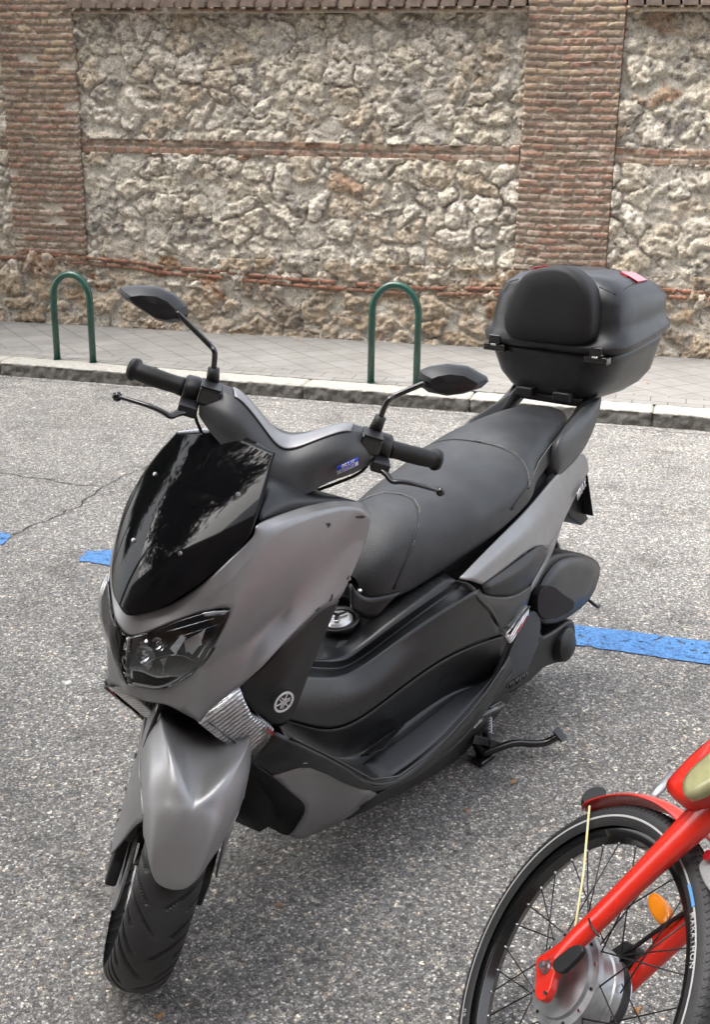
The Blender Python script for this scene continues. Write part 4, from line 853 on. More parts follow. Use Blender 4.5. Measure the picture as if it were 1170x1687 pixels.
for k,sg in enumerate((1,-1)):
    o=[p*np.array([1,sg,1])+np.array([0,0,.006]) for p in PP('593,1252,.140 630,1222,.140 667,1199,.142 655,1212,.154 632,1240,.166 610,1248,.160')]
    slab('ribbed_pad',o,(0,0,.004),M['ribfloor'],fl[k],.001)
    mr_=[[ (rows[2][j]*(1-f)+rows[3][j]*f)*np.array([1,sg,1])+np.array([0,0,z_]) for j in (2,3,4,5)] for f,z_ in ((.22,.0005),(.26,.0045),(.55,.0045),(.86,.0045),(.90,.0005))]
    gridcage('floor_mat',mr_,M['greyplastic'],fl[k],both=False,sub=2,solid=.001,crows=[(1,.7),(3,.7),(0,1),(4,1)],ccols=[(0,1),(3,1)],inside=(-.6,0,-.5))
for k,sg in enumerate((1,-1)):
    tube('rim_glint',[p*np.array([1,sg,1])+np.array([0,.001*sg,.001]) for p in chaikin(frows[3],1,False)],.0024,M['gloss'],fl[k],8)  # glossy tube added along the floor edge to make a highlight line
rows=[PP('452,1203,.150 482,1220,.172 575,1267,.197 633,1300,.207 722,1238,.213 793,1161,.216 840,1080,.214'),
 PP('430,1232,.143 465,1250,.164 545,1264,.190 628,1305,.206 724,1243,.211 796,1166,.213 842,1088,.210'),
 PP('410,1257,.134 449,1279,.150 513,1262,.181 620,1309,.203 724,1252,.196 797,1176,.194 845,1105,.190')]
gridcage('side_skirt',rows,M['darkpaint'],SR,mirrored='pair',crows=[(0,1),(1,.4),(2,1)],ccols=[(0,1),(6,1),(2,.3)],inside=(-.6,0,.4),sub=2)
for sg in (1,-1):
    T=lambda s:[p*np.array([1,sg,1]) for p in PP(s)]
    top=T('449,1279,.149 480,1267,.165 513,1261,.180 560,1281,.190 620,1309,.202');bot=T('504,1330,.150 488,1358,.120 478,1377,.100 490,1383,.105 533,1370,.122 580,1343,.150')
mv={}
v={};d('''a=449,1279,.149 b=498,1258,.175 c=516,1261,.180 e=568,1284,.191 f=621,1308,.203 g=481,1307,.150 h=505,1331,.150 i=540,1320,.160 j=580,1342,.165 k=492,1356,.128 l=476,1377,.102 m=492,1383,.104 n=533,1369,.122''')
cage('lower_fairing',v,['a b h g','b c i h','c e i','e f j i','h i n k','i j n','k n m l'],M['paint'],SR,mirrored='pair',sub=2,cr=[('a b c e f j n m l k h g a',1)],solid=.004,inside=(-.3,0,.4))
rows=[PP('620,1310,.200 724,1254,.194 797,1178,.192 845,1107,.188'),PP('580,1344,.150 700,1275,.14 775,1215,.14 835,1140,.14'),PP('560,1350,.06 690,1290,.06 770,1235,.06 830,1160,.06'),[np.array([x,0,.14]) for x in (-.35,-.5,-.65,-.85)]]
gridcage('belly_cover',rows,M['plastic'],SR,crows=[(0,1)],inside=(-.6,0,.4),sub=2)
v={};d('''a=410,1258,.132 b=449,1281,.147 g=481,1309,.148 h=504,1333,.146 k=490,1356,.126 l=474,1378,.100''')
for k_,xx in (('A',(-.15,0,.40)),('B',(-.17,.06,.40)),('C',(-.22,.06,.26)),('D',(-.22,0,.26)),('E',(-.28,.05,.15)),('F',(-.28,0,.15))): v[k_]=np.array(xx)
cage('radiator_shroud',v,['a b B A','b g C B','g h C','h k E C','k l E','A B C D','D C E F'],M['deep'],SR,sub=1,cr=[('a b g h k l',1)],solid=.003)
# seat
def interp(tab,x): tab=sorted(tab);return [np.interp(x,[r[0] for r in tab],[r[i] for r in tab]) for i in range(1,len(tab[0]))]
seat_tab=[(-.598,.596,.560,.03),(-.612,.628,.556,.062),(-.65,.672,.556,.090),(-.70,.703,.566,.110),(-.76,.722,.583,.128),(-.85,.733,.606,.148),(-.95,.740,.626,.163),(-1.05,.748,.652,.170),(-1.12,.762,.672,.169),(-1.17,.782,.685,.152),(-1.22,.795,.695,.138),(-1.32,.804,.708,.120),(-1.42,.806,.722,.104),(-1.50,.800,.738,.080),(-1.54,.790,.748,.055),(-1.555,.775,.755,.02)]
rows=[]
for x,zt,ze,hw in seat_tab:
    r=[]
    for k in range(9):
        t=k/8*math.pi/2;ex=.62 if x>-1.1 else .55
        r.append(np.array([x,hw*math.sin(t)**.86,ze+(zt-ze)*math.cos(t)**ex if k<8 else ze]))
    r[0][1]=0;r.append(np.array([x,hw*.93,ze-.012]));r.append(np.array([x,hw*.6,ze-.016]));rows.append(r)
seat=gridcage('seat',rows,M['vinyl'],SR,sub=2,solid=0,inside=(-1.,0,.6),ccols=[(8,.4)])[0]
def seatpt(x,t,lift=.0015):
    zt,ze,hw=interp(seat_tab,x);th=t*math.pi/2;return np.array([x,hw*math.sin(th)**.86,ze+(zt-ze)*max(math.cos(th),1e-4)**.6+lift])
def seam(path,nm='seam'):
    for sg in (1,-1):
        pts=[seatpt(x,abs(t),.0005)*np.array([1,sg*(1 if t>=0 else -1),1])+np.array([0,sg*.0022*abs(t),0]) for x,t in path];tube('seam',pts,.0021,M['grip'],seat,6,smoothpath=1)
        L_=[0]
        for a,b in zip(pts[:-1],pts[1:]): L_.append(L_[-1]+np.linalg.norm(b-a))
        V=[];Fc=[];pa=np.array(pts);o=np.array([-.006,0,.0016])
        sN=int(L_[-1]/.0072)
        for i in range(sN):
            q=[np.array([np.interp((i+f)*.0072,L_,pa[:,k]) for k in range(3)])+o for f in (0,.55)];dd=q[1]-q[0];nn=np.cross(dd,[0,.5,1]);nn/=np.linalg.norm(nn)+1e-9;nn*=.0006;b_=len(V)
            up=np.array([0,.0005,.0008]);V+=[q[0]-nn,q[0]+nn,q[1]+nn,q[1]-nn,q[0]-nn+up,q[0]+nn+up,q[1]+nn+up,q[1]-nn+up];Fc+=[[b_,b_+1,b_+2,b_+3],[b_+4,b_+5,b_+6,b_+7],[b_,b_+1,b_+5,b_+4],[b_+2,b_+3,b_+7,b_+6],[b_+1,b_+2,b_+6,b_+5],[b_,b_+3,b_+7,b_+4]]
        mesh('stitching',V,Fc,M['thread'],seat,smooth=False)
M['thread']=mat('grey_thread',(.38,.37,.35),.8)
seam([(-.795,-.02),(-.79,.15),(-.765,.32),(-.73,.5),(-.70,.66),(-.67,.82),(-.645,.985)]);
seam([(-1.15,-.02),(-1.15,.2),(-1.145,.4),(-1.135,.55),(-1.12,.68),(-1.105,.8),(-1.10,.9)])
seam([(-1.02,.95),(-1.06,.90),(-1.10,.86),(-1.2,.84),(-1.3,.83),(-1.42,.82),(-1.50,.78)])
# flap in front of the seat, its screw, and rails under it
v={};d('''b=575,960,.035 c=600,985,.055 e=635,982,.082 f=662,975,.100 g=575,1000,.035 h=592,1012,.050 i=608,1021,.062 j=622,1012,.075''')
v['a']=np.array([-.60,0,.57]);v['k']=np.array([-.605,0,.535]);
cage('seat_flap',v,['a b g k','b c h g','c e i h','e f j i'],M['greyplastic'],SR,cr=[('k g h i j f e c b a',.8)],sub=2,inside=(-.7,0,.4))
for sg in (1,-1): revolve('screw',[(0,.003),(.004,.002),(.005,-.003)],P(595,975,.035)*np.array([1,sg,1])+np.array([.004,0,.004]),(.6,0,.8),M['steel'],SR,12)
# tail side panels
rows=[PP('757,952,.180 800,908,.176 850,858,.168 885,821,.158 914,787,.146 942,760,.130 961,747,.118'),
 PP('772,955,.196 818,915,.193 867,875,.186 897,852,.176 926,820,.160 953,782,.138 968,757,.118'),
 PP('795,963,.202 840,931,.200 886,897,.195 903,905,.190 925,867,.172 956,803,.140 971,775,.116')]
sp_=gridcage('side_panel',rows,M['paint'],SR,mirrored='pair',crows=[(0,1),(2,1),(1,.3)],ccols=[(0,1),(6,.6)],inside=(-1.1,0,.6),sub=3)
for k,sg in enumerate((1,-1)):
    T=lambda s:[p*np.array([1,sg,1]) for p in PP(s)]
    a,b=T('937,833,.160 968,781,.124');up=T('932,818,.160')[0]-T('944,838,.160')[0]
    c=(a+b)/2+np.array([0,.009*sg,0]) ;text('badge','NMAX',c,(b-a) if sg>0 else (a-b),up,.030,M['silver'],sp_[k],.003,shear=.3,sx=.95,space=1.15)
rows=[PP('795,964,.201 840,932,.199 888,898,.195 900,903,.191'),PP('797,972,.205 848,950,.213 884,922,.209 902,910,.190'),PP('798,980,.199 845,982,.203 876,960,.198 901,919,.188')]
gridcage('rear_inlay',rows,M['plastic'],SR,mirrored='pair',crows=[(0,1),(2,1),(1,.5)],ccols=[(0,1),(3,1)],inside=(-1.,0,.5),sub=2)
v={};d('''a=900,905,.186 b=926,868,.171 c=902,920,.186 e=912,908,.178 f=877,962,.190 g=894,944,.184 h=870,985,.188''')
cage('side_panel_strip',v,['a b e c','c e g f','f g h'],M['paint'],SR,mirrored='pair',sub=1,cr=[('a b e g h f c a',1)],inside=(-1.1,0,.6))
rows=[PP('752,958,.178 775,960,.192 797,979,.200 845,983,.203 877,963,.196'),PP('762,962,.180 786,985,.200 800,996,.206 845,1001,.207 873,984,.197'),PP('790,975,.196 812,1005,.206 829,1044,.208 842,1030,.205 869,998,.196')]
gridcage('rear_cover',rows,M['darkpaint'],SR,mirrored='pair',crows=[(0,1),(2,1),(1,.5)],ccols=[(0,1),(4,1)],inside=(-1.,0,.4),sub=2)
for sg in (1,-1):                                           # clear side marker strips
    T=lambda s:[p*np.array([1,sg,1]) for p in PP(s)]
    o=T('871,998,.203 871,1009,.203 853,1040,.206 840,1060,.208 834,1052,.208 833,1046,.208 852,1022,.206')
    sm=pillow('side_marker',o,(0,sg,0),.006,M['prism'],SR,back=.012)
    slab('red_insert',[p+np.array([0,.005*sg,0]) for p in T('866,1013,.204 853,1036,.206 842,1048,.207 850,1036,.206')],(0,.003*sg,0),M['redlens'],sm,.0005)
    tube('toothed_edge',[p+np.array([0,.006*sg,0]) for p in T('869,998,.203 852,1020,.206 836,1043,.208')],.003,M['gloss'],sm,6)
# grab rail and carrier
ro_=PP('918,785,.140 932,775,.146 962,742,.146 984,693,.142 992,655,.132')
ri_=[P(911,780,.132)]+[np.array(q_) for q_ in ((-1.312,.138,.758),(-1.38,.130,.780),(-1.45,.120,.796),(-1.54,.105,.816))]
rows=[[p+np.array([.0,-.022,-.018]) for p in ri_],ri_,[(a_+b_)/2+np.array([0,.007,.004]) for a_,b_ in zip(ri_,ro_)],ro_]
gridcage('grab_rail',rows,M['railgrey'],SR,mirrored='pair',crows=[(0,1),(3,1),(1,.7)],ccols=[(0,.8)],solid=.012,inside=(-1.45,0,.78),sub=2)
slab('luggage_carrier',chaikin([(-1.52,.07,.828),(-1.54,.10,.826),(-1.62,.12,.830),(-1.70,.07,.83),(-1.70,-.07,.83),(-1.62,-.12,.83),(-1.54,-.10,.826),(-1.52,-.07,.828)],1),(0,0,-.022),M['plastic'],SR,.005)
for sg in (1,-1): tube('rail_support',[(-1.30,.105*sg,.70),(-1.45,.11*sg,.76),(-1.58,.10*sg,.82)],.02,M['plastic'],SR,12,smoothpath=1)
# top case
case_tab=[ # z, front x, back x, half width front, half width back, power
(.816,-1.54,-1.77,.095,.115,.6),(.824,-1.522,-1.80,.115,.143,.55),(.845,-1.512,-1.835,.137,.170,.48),(.875,-1.505,-1.858,.163,.185,.40),(.925,-1.50,-1.87,.188,.202,.40),(.955,-1.495,-1.875,.198,.206,.40)]
lid_tab=[(.957,-1.483,-1.89,.213,.220,.40),(.975,-1.481,-1.89,.216,.222,.40),(.988,-1.505,-1.875,.202,.210,.36),(1.03,-1.515,-1.865,.197,.206,.34),(1.08,-1.522,-1.87,.188,.200,.34),(1.112,-1.530,-1.85,.172,.182,.36),(1.138,-1.55,-1.82,.140,.15,.40),(1.150,-1.58,-1.78,.08,.09,.6)]
def shell(name,tab,m,par,n=56,caps=(True,True)):
    V=[];Fc=[];N_=len(tab)
    for z,xf,xb,wf,wb,pw in tab:
        cx=(xf+xb)/2;ha=(xf-xb)/2
        for k in range(n):
            a=2*math.pi*k/n;ca,sa=math.cos(a),math.sin(a);s=lambda q:math.copysign(abs(q)**pw,q);x=cx+ha*s(ca);w_=wb+(wf-wb)*((x-xb)/(xf-xb))
            V.append((x-.18*0*(z-.95),w_*s(sa),z+(xf-x)*.10*float(sst(.87,.95,np.array(z)))*(1-1.25*float(sst(1.0,1.13,np.array(z))))))
    for i in range(N_-1):
        for k in range(n): Fc.append([i*n+k,i*n+(k+1)%n,(i+1)*n+(k+1)%n,(i+1)*n+k])
    if caps[0]: Fc.append(list(range(n)))
    if caps[1]: Fc.append([(N_-1)*n+k for k in range(n)])
    return mesh(name,V,Fc,m,par)
tc_=empty('top_case',(0,0,0));tc_.parent=SR;tc_.location=-SR.location
def sub0(o): o.location=(0,0,0);return o
sub0(shell('case_base',case_tab,M['case'],tc_));sub0(shell('case_lid',lid_tab,M['case'],tc_))
pad=chaikin([PX(u_,v_,-1.50) for u_,v_ in [(834,538),(838,508),(860,461),(876,446),(908,437),(940,438),(968,458),(984,490),(985,543),(976,565),(948,571),(893,564),(845,558)]],2)
sub0(pillow('backrest_pad',pad,(1,0,.12),.035,M['pad'],tc_,back=.05,rings=((1,0),(.985,.45),(.95,.75),(.85,.93),(.5,1),(0,1))))
for sg in (1,-1):
    la=np.array([-1.492,.148*sg,.957])
    o=box('latch',(la[0]-.02,la[1]-.032,.935),(la[0]+.010,la[1]+.032,.954),M['gloss'],tc_,.003);sub0(o)
    o=box('latch',(la[0]-.02,la[1]-.017,.954),(la[0]+.011,la[1]+.017,.978),M['gloss'],tc_,.003);sub0(o)
    o=box('latch_pin',(la[0]+.004,la[1]-.008,.950),(la[0]+.014,la[1]+.008,.955),M['chrome'],tc_,.001);sub0(o)
    o=box('case_foot',(-1.515,.055*sg-.025,.820),(-1.490,.055*sg+.025,.846),M['plastic'],tc_,.005);sub0(o)
bpy.context.view_layer.update()
LID=[o for o in tc_.children if o.name.startswith('case_lid')][0]
def hit(o,u_,v_,lift=.0015):
    dd=ray(u_,v_);dd/=np.linalg.norm(dd);ok,l,n,_=o.ray_cast(Vector(CAM),Vector(dd))
    return (np.array(l)+np.array(n)*lift) if ok else None
def onlid(nm,px,m,th=.003):
    q=[hit(LID,*p) for p in px];q=[p for p in q if p is not None]
    if len(q)<3: return
    c=sum(q)/len(q)
    for sg in (1,-1):
        V=[p*np.array([1,sg,1]) for p in q];n=len(V)
        n1=np.cross(V[1]-V[0],V[2]-V[0]);n1/=np.linalg.norm(n1);n1*=np.sign(n1[2]) 
        o=slab(nm,[p-n1*.002 for p in V],n1*(th+.002),m,tc_,.0012);sub0(o)
for sg in (1,-1):
    q=[hit(LID,*p,.0006) for p in [(988,473),(1001,479),(1014,485),(1030,476),(1047,466),(1034,456),(1022,447),(1000,442)]];q=[p*np.array([1,sg,1]) for p in q if p is not None]
    if len(q)>2: sub0(tube('lid_groove',q,.0014,M['grip'],tc_,6))
onlid('red_reflector',[(1022,450),(1046,452),(1066,464),(1050,467),(1034,457)],M['redlens'],.005)
# engine side: transmission cover, air box, pulley bulge
def side(nm,s,dep,m,par=SR,bev=.006,ck=1,yc=None):
    o=PP(s)
    if ck: o=chaikin(o,ck)
    return slab(nm,o,(0,-dep,0),m,par,bev)
tcv=side('transmission_cover','872,1006,.170 884,1003,.172 894,1018,.172 892,1052,.172 915,1040,.172 945,1018,.165 950,1032,.165 950,1060,.165 930,1090,.165 898,1100,.165 890,1109,.165 868,1130,.170 826,1148,.168 810,1138,.165 822,1112,.168 846,1050,.17',.10,M['plastic'],bev=.012)
def ribs(nm,poly,dirv,gap,r,m,par,y0):
    q=np.array([[p[0],p[2]] for p in poly]);dv=np.array([dirv[0],dirv[2]]);dv/=np.linalg.norm(dv);nv=np.array([-dv[1],dv[0]]);t0,t1=(q@nv).min(),(q@nv).max();V=[];Fc=[]
    k=t0+gap*.6
    while k<t1-gap*.3:
        xs=[]
        for i in range(len(q)):
            a,b=q[i],q[(i+1)%len(q)];da,db=a@nv-k,b@nv-k
            if da*db<0: xs.append((a+(b-a)*da/(da-db))@dv)
        xs.sort()
        for s0_,s1_ in zip(xs[::2],xs[1::2]):
            if s1_-s0_<.006: continue
            s0_+=.002;s1_-=.002
            for (a_,b_) in ((-1,0),): 
                c0=nv*k+dv*s0_;c1=nv*k+dv*s1_;n0=len(V)
                for c in (c0,c1):
                    V.append((*(c-nv*r),)) ;V.append((*(c),));V.append((*(c+nv*r),))
                V[n0:]=[(p_[0],y0+(.0034 if j%3==1 else 0),p_[1]) for j,p_ in enumerate(V[n0:])]
                Fc+=[[n0,n0+1,n0+4,n0+3],[n0+1,n0+2,n0+5,n0+4],[n0,n0+2,n0+1],[n0+3,n0+4,n0+5]]
        k+=gap
    return mesh(nm,V,Fc,m,par,smooth=False)
rb=chaikin(PP('873,1008,.174 883,1006,.174 891,1019,.174 889,1054,.174 878,1085,.174 862,1120,.174 838,1134,.174 824,1135,.174 824,1118,.174 848,1054,.174'),1)
rc_=slab('ribbed_cover',rb,(0,-.01,0),M['deep'],tcv,.003)  # black under lighter ribs, the grooves' shade put into the colour
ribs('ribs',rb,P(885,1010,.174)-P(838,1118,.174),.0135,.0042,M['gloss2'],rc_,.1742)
revolve('pulley_bulge',[(0,.030),(.030,.028),(.046,.018),(.052,0),(.052,-.05)],P(926,1060,.165),(0,1,.1),M['plastic'],tcv,40)
ab=side('air_filter_box','877,990,.165 885,955,.165 905,922,.160 925,911,.158 960,911,.158 986,921,.158 994,937,.158 980,983,.160 950,1014,.165 908,1034,.168 885,1020,.168',.07,M['plastic'],bev=.010)
pillow('air_filter_lid',chaikin(PP('884,985,.167 893,957,.167 912,930,.163 932,918,.160 960,916,.160 982,925,.160 989,938,.160 976,978,.163 948,1004,.167 905,1022,.169 890,1012,.168'),1),(0,1,0),.014,M['greyplastic'],ab,rings=((1,0),(.93,.75),(.60,1),(.3,1.02),(0,1.02)))
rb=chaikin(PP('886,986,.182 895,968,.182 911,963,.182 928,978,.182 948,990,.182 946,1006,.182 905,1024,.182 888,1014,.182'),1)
rc_=slab('ribbed_lid',rb,(0,-.02,0),M['deep'],ab,.003)  # black base again, groove shade painted between the lighter ribs
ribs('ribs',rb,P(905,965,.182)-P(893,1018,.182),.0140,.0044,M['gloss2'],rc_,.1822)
text('embossed_name','YAMAHA',P(854,1121,.1845),P(868,1112,.184)-P(842,1130,.184),(.25,0,1),.024,M['gloss'],tcv,.003,shear=.2,sx=1.05)
tube('drain_hose',PP('972,990,.15 985,1000,.15 988,998,.14'),.005,M['grip'],SR,8)
# rear wheel and its fender, plate, shock absorber
rw=empty('rear_wheel',(0,0,0));rw.parent=SR;rw.location=-SR.location
RC=np.array([-1.37,.0,.262]);tyremesh('tyre',RC,.250,.062,.062,rw,lambda p:p,True,360,30)
rv('rim',[(.176,-.040),(.168,-.036),(.160,-.012),(.160,.012),(.168,.036),(.176,.040)],RC,M['gloss'],rw,cv=lambda p:p)
rv('hub',[(0,-.06),(.05,-.06),(.06,-.02),(.06,.02),(.05,.06),(0,.06)],RC,M['gloss'],rw,24,cv=lambda p:p)
for sg in (1,-1): tube('rear_shock',[(-1.33,.135*sg,.33),(-1.18,.125*sg,.60)],.022,M['plastic'],SR,14)
tube('exhaust',[(-.95,-.14,.20),(-1.15,-.16,.22),(-1.35,-.17,.28),(-1.60,-.17,.38)],[.03,.05,.055,.045],M['plastic'],SR,20,smoothpath=1)
slab('rear_fender',[(-1.50,.062,.70),(-1.60,.062,.60),(-1.66,.070,.49),(-1.70,.075,.44),(-1.66,.072,.43),(-1.60,.06,.47),(-1.50,.055,.58),(-1.44,.055,.66)],(0,-.13,0),M['plastic'],SR,.004)
tube('plate_bracket',[(-1.50,0,.66),(-1.64,0,.56)],.02,M['plastic'],SR,10)
slab('licence_plate',[(-1.602,.100,.600),(-1.602,-.10,.600),(-1.665,-.10,.470),(-1.665,.100,.470)],(-.006,0,-.002),M['whiteplate'],SR,.001)
slab('plate_holder',[(-1.596,.103,.604),(-1.596,-.103,.604),(-1.661,-.103,.466),(-1.661,.103,.466)],(-.0045,0,-.002),M['plastic'],SR,.001)
box('tail_light',(-1.56,-.09,.66),(-1.50,.09,.73),M['redlens'],SR,.01)
# stands
cs=empty('centre_stand',(0,0,0));cs.parent=SR;cs.location=-SR.location
for sg in (1,-1):
    fy=.14*sg
    o=tube('stand_leg',[(-.93,.10*sg,.20),(-.96,.12*sg,.10),(-1.0,.135*sg,.018)],[.014,.013,.012],M['gloss'],cs,12);sub0(o)
    o=slab('stand_foot',[(-1.035,fy-.018,.001),(-.975,fy-.018,.001),(-.965,fy+.016,.001),(-1.03,fy+.020,.001)],(0,0,.014),M['gloss'],cs,.003);sub0(o)
sub0(tube('cross_bar',[(-.96,-.12,.10),(-.96,.12,.10)],.012,M['gloss'],cs,12))
pa=[PZ(792,1243,.02),PZ(822,1232,.035),PZ(850,1223,.045),PZ(880,1226,.040),PZ(900,1224,.042),PZ(914,1216,.055),PZ(922,1213,.060)]
sub0(tube('foot_lever',pa,.0095,M['gloss'],cs,12,smoothpath=1))
e=pa[-1];sub0(slab('lever_pad',[e+np.array(q) for q in ((.012,-.014,.010),(-.014,-.012,.014),(-.012,.014,-.006),(.014,.012,-.010))],(0,.002,.006),M['gloss'],cs,.002))
bp_=PP('779,1225,.150 800,1228,.150 830,1240,.155 842,1232,.155 832,1226,.155 800,1215,.15 783,1212,.15')
sub0(slab('stand_bracket',bp_,(0,-.006,0),M['gloss'],cs,.001))
ss=tube('side_stand',PP('772,1190,.165 790,1178,.175 812,1168,.180 828,1162,.182'),[.012,.013,.013,.009],M['gloss'],SR,12,flat=.7)
slab('side_stand_foot',PP('808,1166,.186 826,1155,.186 834,1160,.186 822,1170,.186'),(0,-.006,0),M['gloss'],ss,.002)
def spring(a,b,r,n,w,m,par):
    a=np.array(a);b=np.array(b);dd=b-a;L_=np.linalg.norm(dd);dd/=L_;e=np.cross(dd,[0,0,1.]) if abs(dd[2])<.9 else np.cross(dd,[1.,0,0]);e/=np.linalg.norm(e);f=np.cross(dd,e)
    return tube('spring',[a+dd*L_*i/(n*10)+r*(math.cos(i*.6283)*e+math.sin(i*.6283)*f) for i in range(n*10+1)],w,m,par,6)
spring(*PP('778,1196,.170 792,1183,.172'),.007,7,.0022,M['chrome'],SR)
spring(*PP('804,1207,.135 804,1180,.135'),.010,6,.0022,M['steel'],SR)
tube('shock_boot',PP('803,1229,.135 803,1207,.135'),[.013,.012],M['grip'],SR,14)
tube('lever_link',PP('806,1150,.15 805,1178,.14'),.004,M['chrome'],SR,8)

# ------------------------------------------------------------------ RED BICYCLE (front end)
bh=np.array([-0.72841439,-0.68513683,0.]);bu=np.array([-.37739824,.40123708,.83461331]);bn=np.array([.57182432,-.60794434,.5508363]);bc=np.array([-.11686947,.79185202,.24745017]);BR=.2965
BK=empty('bicycle',(float(bc[0]-bu[0]*BR),float(bc[1]-bu[1]*BR),0));tag(BK,'red hire bicycle with hub motor front wheel leaning in at the right edge','bicycle')
def B(u_,v_,off): return onpl(u_,v_,bc+bn*off,bn)
bw=empty('front_wheel',(0,0,0));bw.parent=BK;bw.location=-BK.location
M['btyre']=mat('bicycle_tyre',(.020,.020,.021),.6,0,noise=.2,nscale=30)
def rvb(nm,prof,m,seg=96,par=bw):
    o=revolve(nm,prof,bc,bn,m,par,seg,e1=bh);o.location=(0,0,0) if par.type=='EMPTY' and par is bw else o.location;return o
ty=[(.2965-.026*(1-math.cos(t)),.0245*math.sin(t)) for t in np.linspace(-2.2,2.2,25)]
ty=[(.2965,0) if False else (a,b) for a,b in ty]
rvb('tyre',ty,M['btyre'],160)
# fine herringbone tread blocks
V=[];Fc=[]
for i in range(150):
    for sd in (-1,1):
        for k in range(3):
            t0=sd*(.10+k*.30);t1=sd*(.34+k*.30);a0=2*math.pi*(i/150)+.004*k;a1=a0+.016;wa=.009;bs=len(V)
            for a,t in ((a0,t0),(a0+wa*1.6,t0),(a1+wa*1.6,t1),(a1,t1)):
                for lift in (-.001,.0014):
                    r=.2965-.026*(1-math.cos(t))+lift;V.append(bc+bn*.0245*math.sin(t)*(1+lift*20)+r*(math.cos(a)*bh+math.sin(a)*bu))
            Fc+=[[bs+1,bs+3,bs+5,bs+7],[bs,bs+1,bs+3,bs+2],[bs+2,bs+3,bs+5,bs+4],[bs+4,bs+5,bs+7,bs+6],[bs+6,bs+7,bs+1,bs]]
o=mesh('tread',V,Fc,M['btyre'],bw,smooth=False);o.location=(0,0,0)
M['stripe']=mat('reflective_stripe',(.42,.42,.41),.4)
for sg in (1,-1): rvb('reflective_stripe',[(.2725,.0249*sg),(.2690,.0249*sg)] if sg>0 else [(.2725,-.0249),(.2690,-.0249)],M['stripe'],160)
rvb('rim',[(.258,.0145),(.256,.0150),(.240,.0125),(.232,.0),(.240,-.0125),(.256,-.0150),(.258,-.0145)],M['gloss'],120)
rvb('hub_motor',[(.0,.040),(.020,.041),(.046,.038),(.062,.036),(.064,.030),(.078,.029),(.079,.021),(.066,.020),(.065,-.012),(.068,-.014),(.070,-.028),(.060,-.032),(.03,-.036),(0,-.038)],M['alu'],72)
for i in range(12):
    a=2*math.pi*i/12;c=bc+bn*.030+.071*(math.cos(a)*bh+math.sin(a)*bu);o=revolve('hub_bolt',[(0,.002),(.0028,.002),(.003,0)],c,bn,M['gloss'] if i%2 else M['chrome'],bw,8);o.location=(0,0,0)
M['spoke']=mat('black_spoke',(.01,.01,.01),.35)
for i in range(36):
    a=2*math.pi*(i+.35)/36;side_=1 if i%2 else -1;dr=.62 if (i//2)%2 else -.62
    p1=bc+.236*(math.cos(a)*bh+math.sin(a)*bu);p0=bc+bn*(.024 if side_>0 else -.022)+.072*(math.cos(a+dr)*bh+math.sin(a+dr)*bu)
    o=tube('spoke',[p0,p1],.00125,M['spoke'],bw,6);o.location=(0,0,0)
    o=tube('nipple',[p1-(p1-p0)/np.linalg.norm(p1-p0)*.008,p1],.0026,M['steel'],bw,6);o.location=(0,0,0)
rvb('disc_rotor',[(.030,-.050),(.062,-.050),(.062,-.052),(.030,-.052)],M['steel'],60)
# writing on the sidewall
def curved(s,r,a_mid,size,sgn=1,sx=1.0):
    def pr(x,y):
        a=a_mid+x/r;return Vector(bc+bn*.0246+(r+y)*(math.cos(a)*bh+math.sin(a)*bu))
    o=text('tyre_lettering',s,(0,0,0),(1,0,0),(0,1,0),size,M['stripe'],bw,.0008,sx=sx,space=1.2,proj=pr);o.location=(0,0,0)
def angof(u_,v_):
    q=B(u_,v_,.024)-bc;return math.atan2(q@bu,q@bh)
curved('MARATHON',.2655,angof(1154,1545),.013,1)
curved('50',.2655,angof(768,1668),.013,1)
# blue stripe piece
a0,a1=angof(1144,1452),angof(1152,1490);V=[];Fc=[]
for i in range(9):
    a=a0+(a1-a0)*i/8
    for r in (.268,.2735): V.append(bc+bn*.0252+r*(math.cos(a)*bh+math.sin(a)*bu))
for i in range(8): Fc.append([2*i,2*i+1,2*i+3,2*i+2])
M['bluelabel']=mat('blue_tyre_label',(.10,.30,.60),.5)
o=mesh('tyre_label',V,Fc,M['bluelabel'],bw,smooth=False,solid=.0008);o.location=(0,0,0)
# fork legs
near=[B(912,1588,.072),B(945,1553,.066),B(985,1515,.060),B(1060,1440,.055),B(1135,1368,.050),B(1200,1305,.048)]
fkr=tube('fork',[p for p in near],[.013,.018,.0185,.020,.026,.030],M['red'],BK,20,smoothpath=1,flat=.72)
far=[B(1030,1630,-.066),B(1065,1590,-.066),B(1110,1548,-.066),B(1165,1495,-.062),B(1230,1430,-.055)]
tube('fork',far,[.014,.019,.020,.022,.026],M['red'],BK,20,smoothpath=1,flat=.72)
dp=[B(u_,v_,.060) for u_,v_ in [(893,1591),(897,1581),(912,1573),(945,1548),(958,1562),(935,1592),(924,1612),(918,1638),(908,1654),(898,1654),(892,1645),(894,1612)]]
slab('dropout',chaikin(dp,1),bn*.014,M['red'],fkr,.003)
cp=[B(u_,v_,.078) for u_,v_ in [(917,1592),(922,1582),(950,1561),(962,1559),(969,1564),(966,1575),(938,1603),(928,1607),(919,1602)]]
slab('black_cap',chaikin(cp,1),bn*.009,M['grip'],fkr,.003)
c=B(899,1593,.076);revolve('axle_nut',[(0,.010),(.006,.010),(.0075,.006),(.0075,0),(.011,0),(.011,-.004)],c,bn,M['steel'],fkr,20)
for (u_,v_) in ((900,1636),(926,1580),(941,1565)): revolve('bolt',[(0,.003),(.003,.003),(.0035,0)],B(u_,v_,.0745),bn,M['chrome'],fkr,10)
tube('cable_tie',[B(971,1514,.078),B(975,1527,.080),B(988,1543,.078)],.0018,M['spoke'],fkr,6)
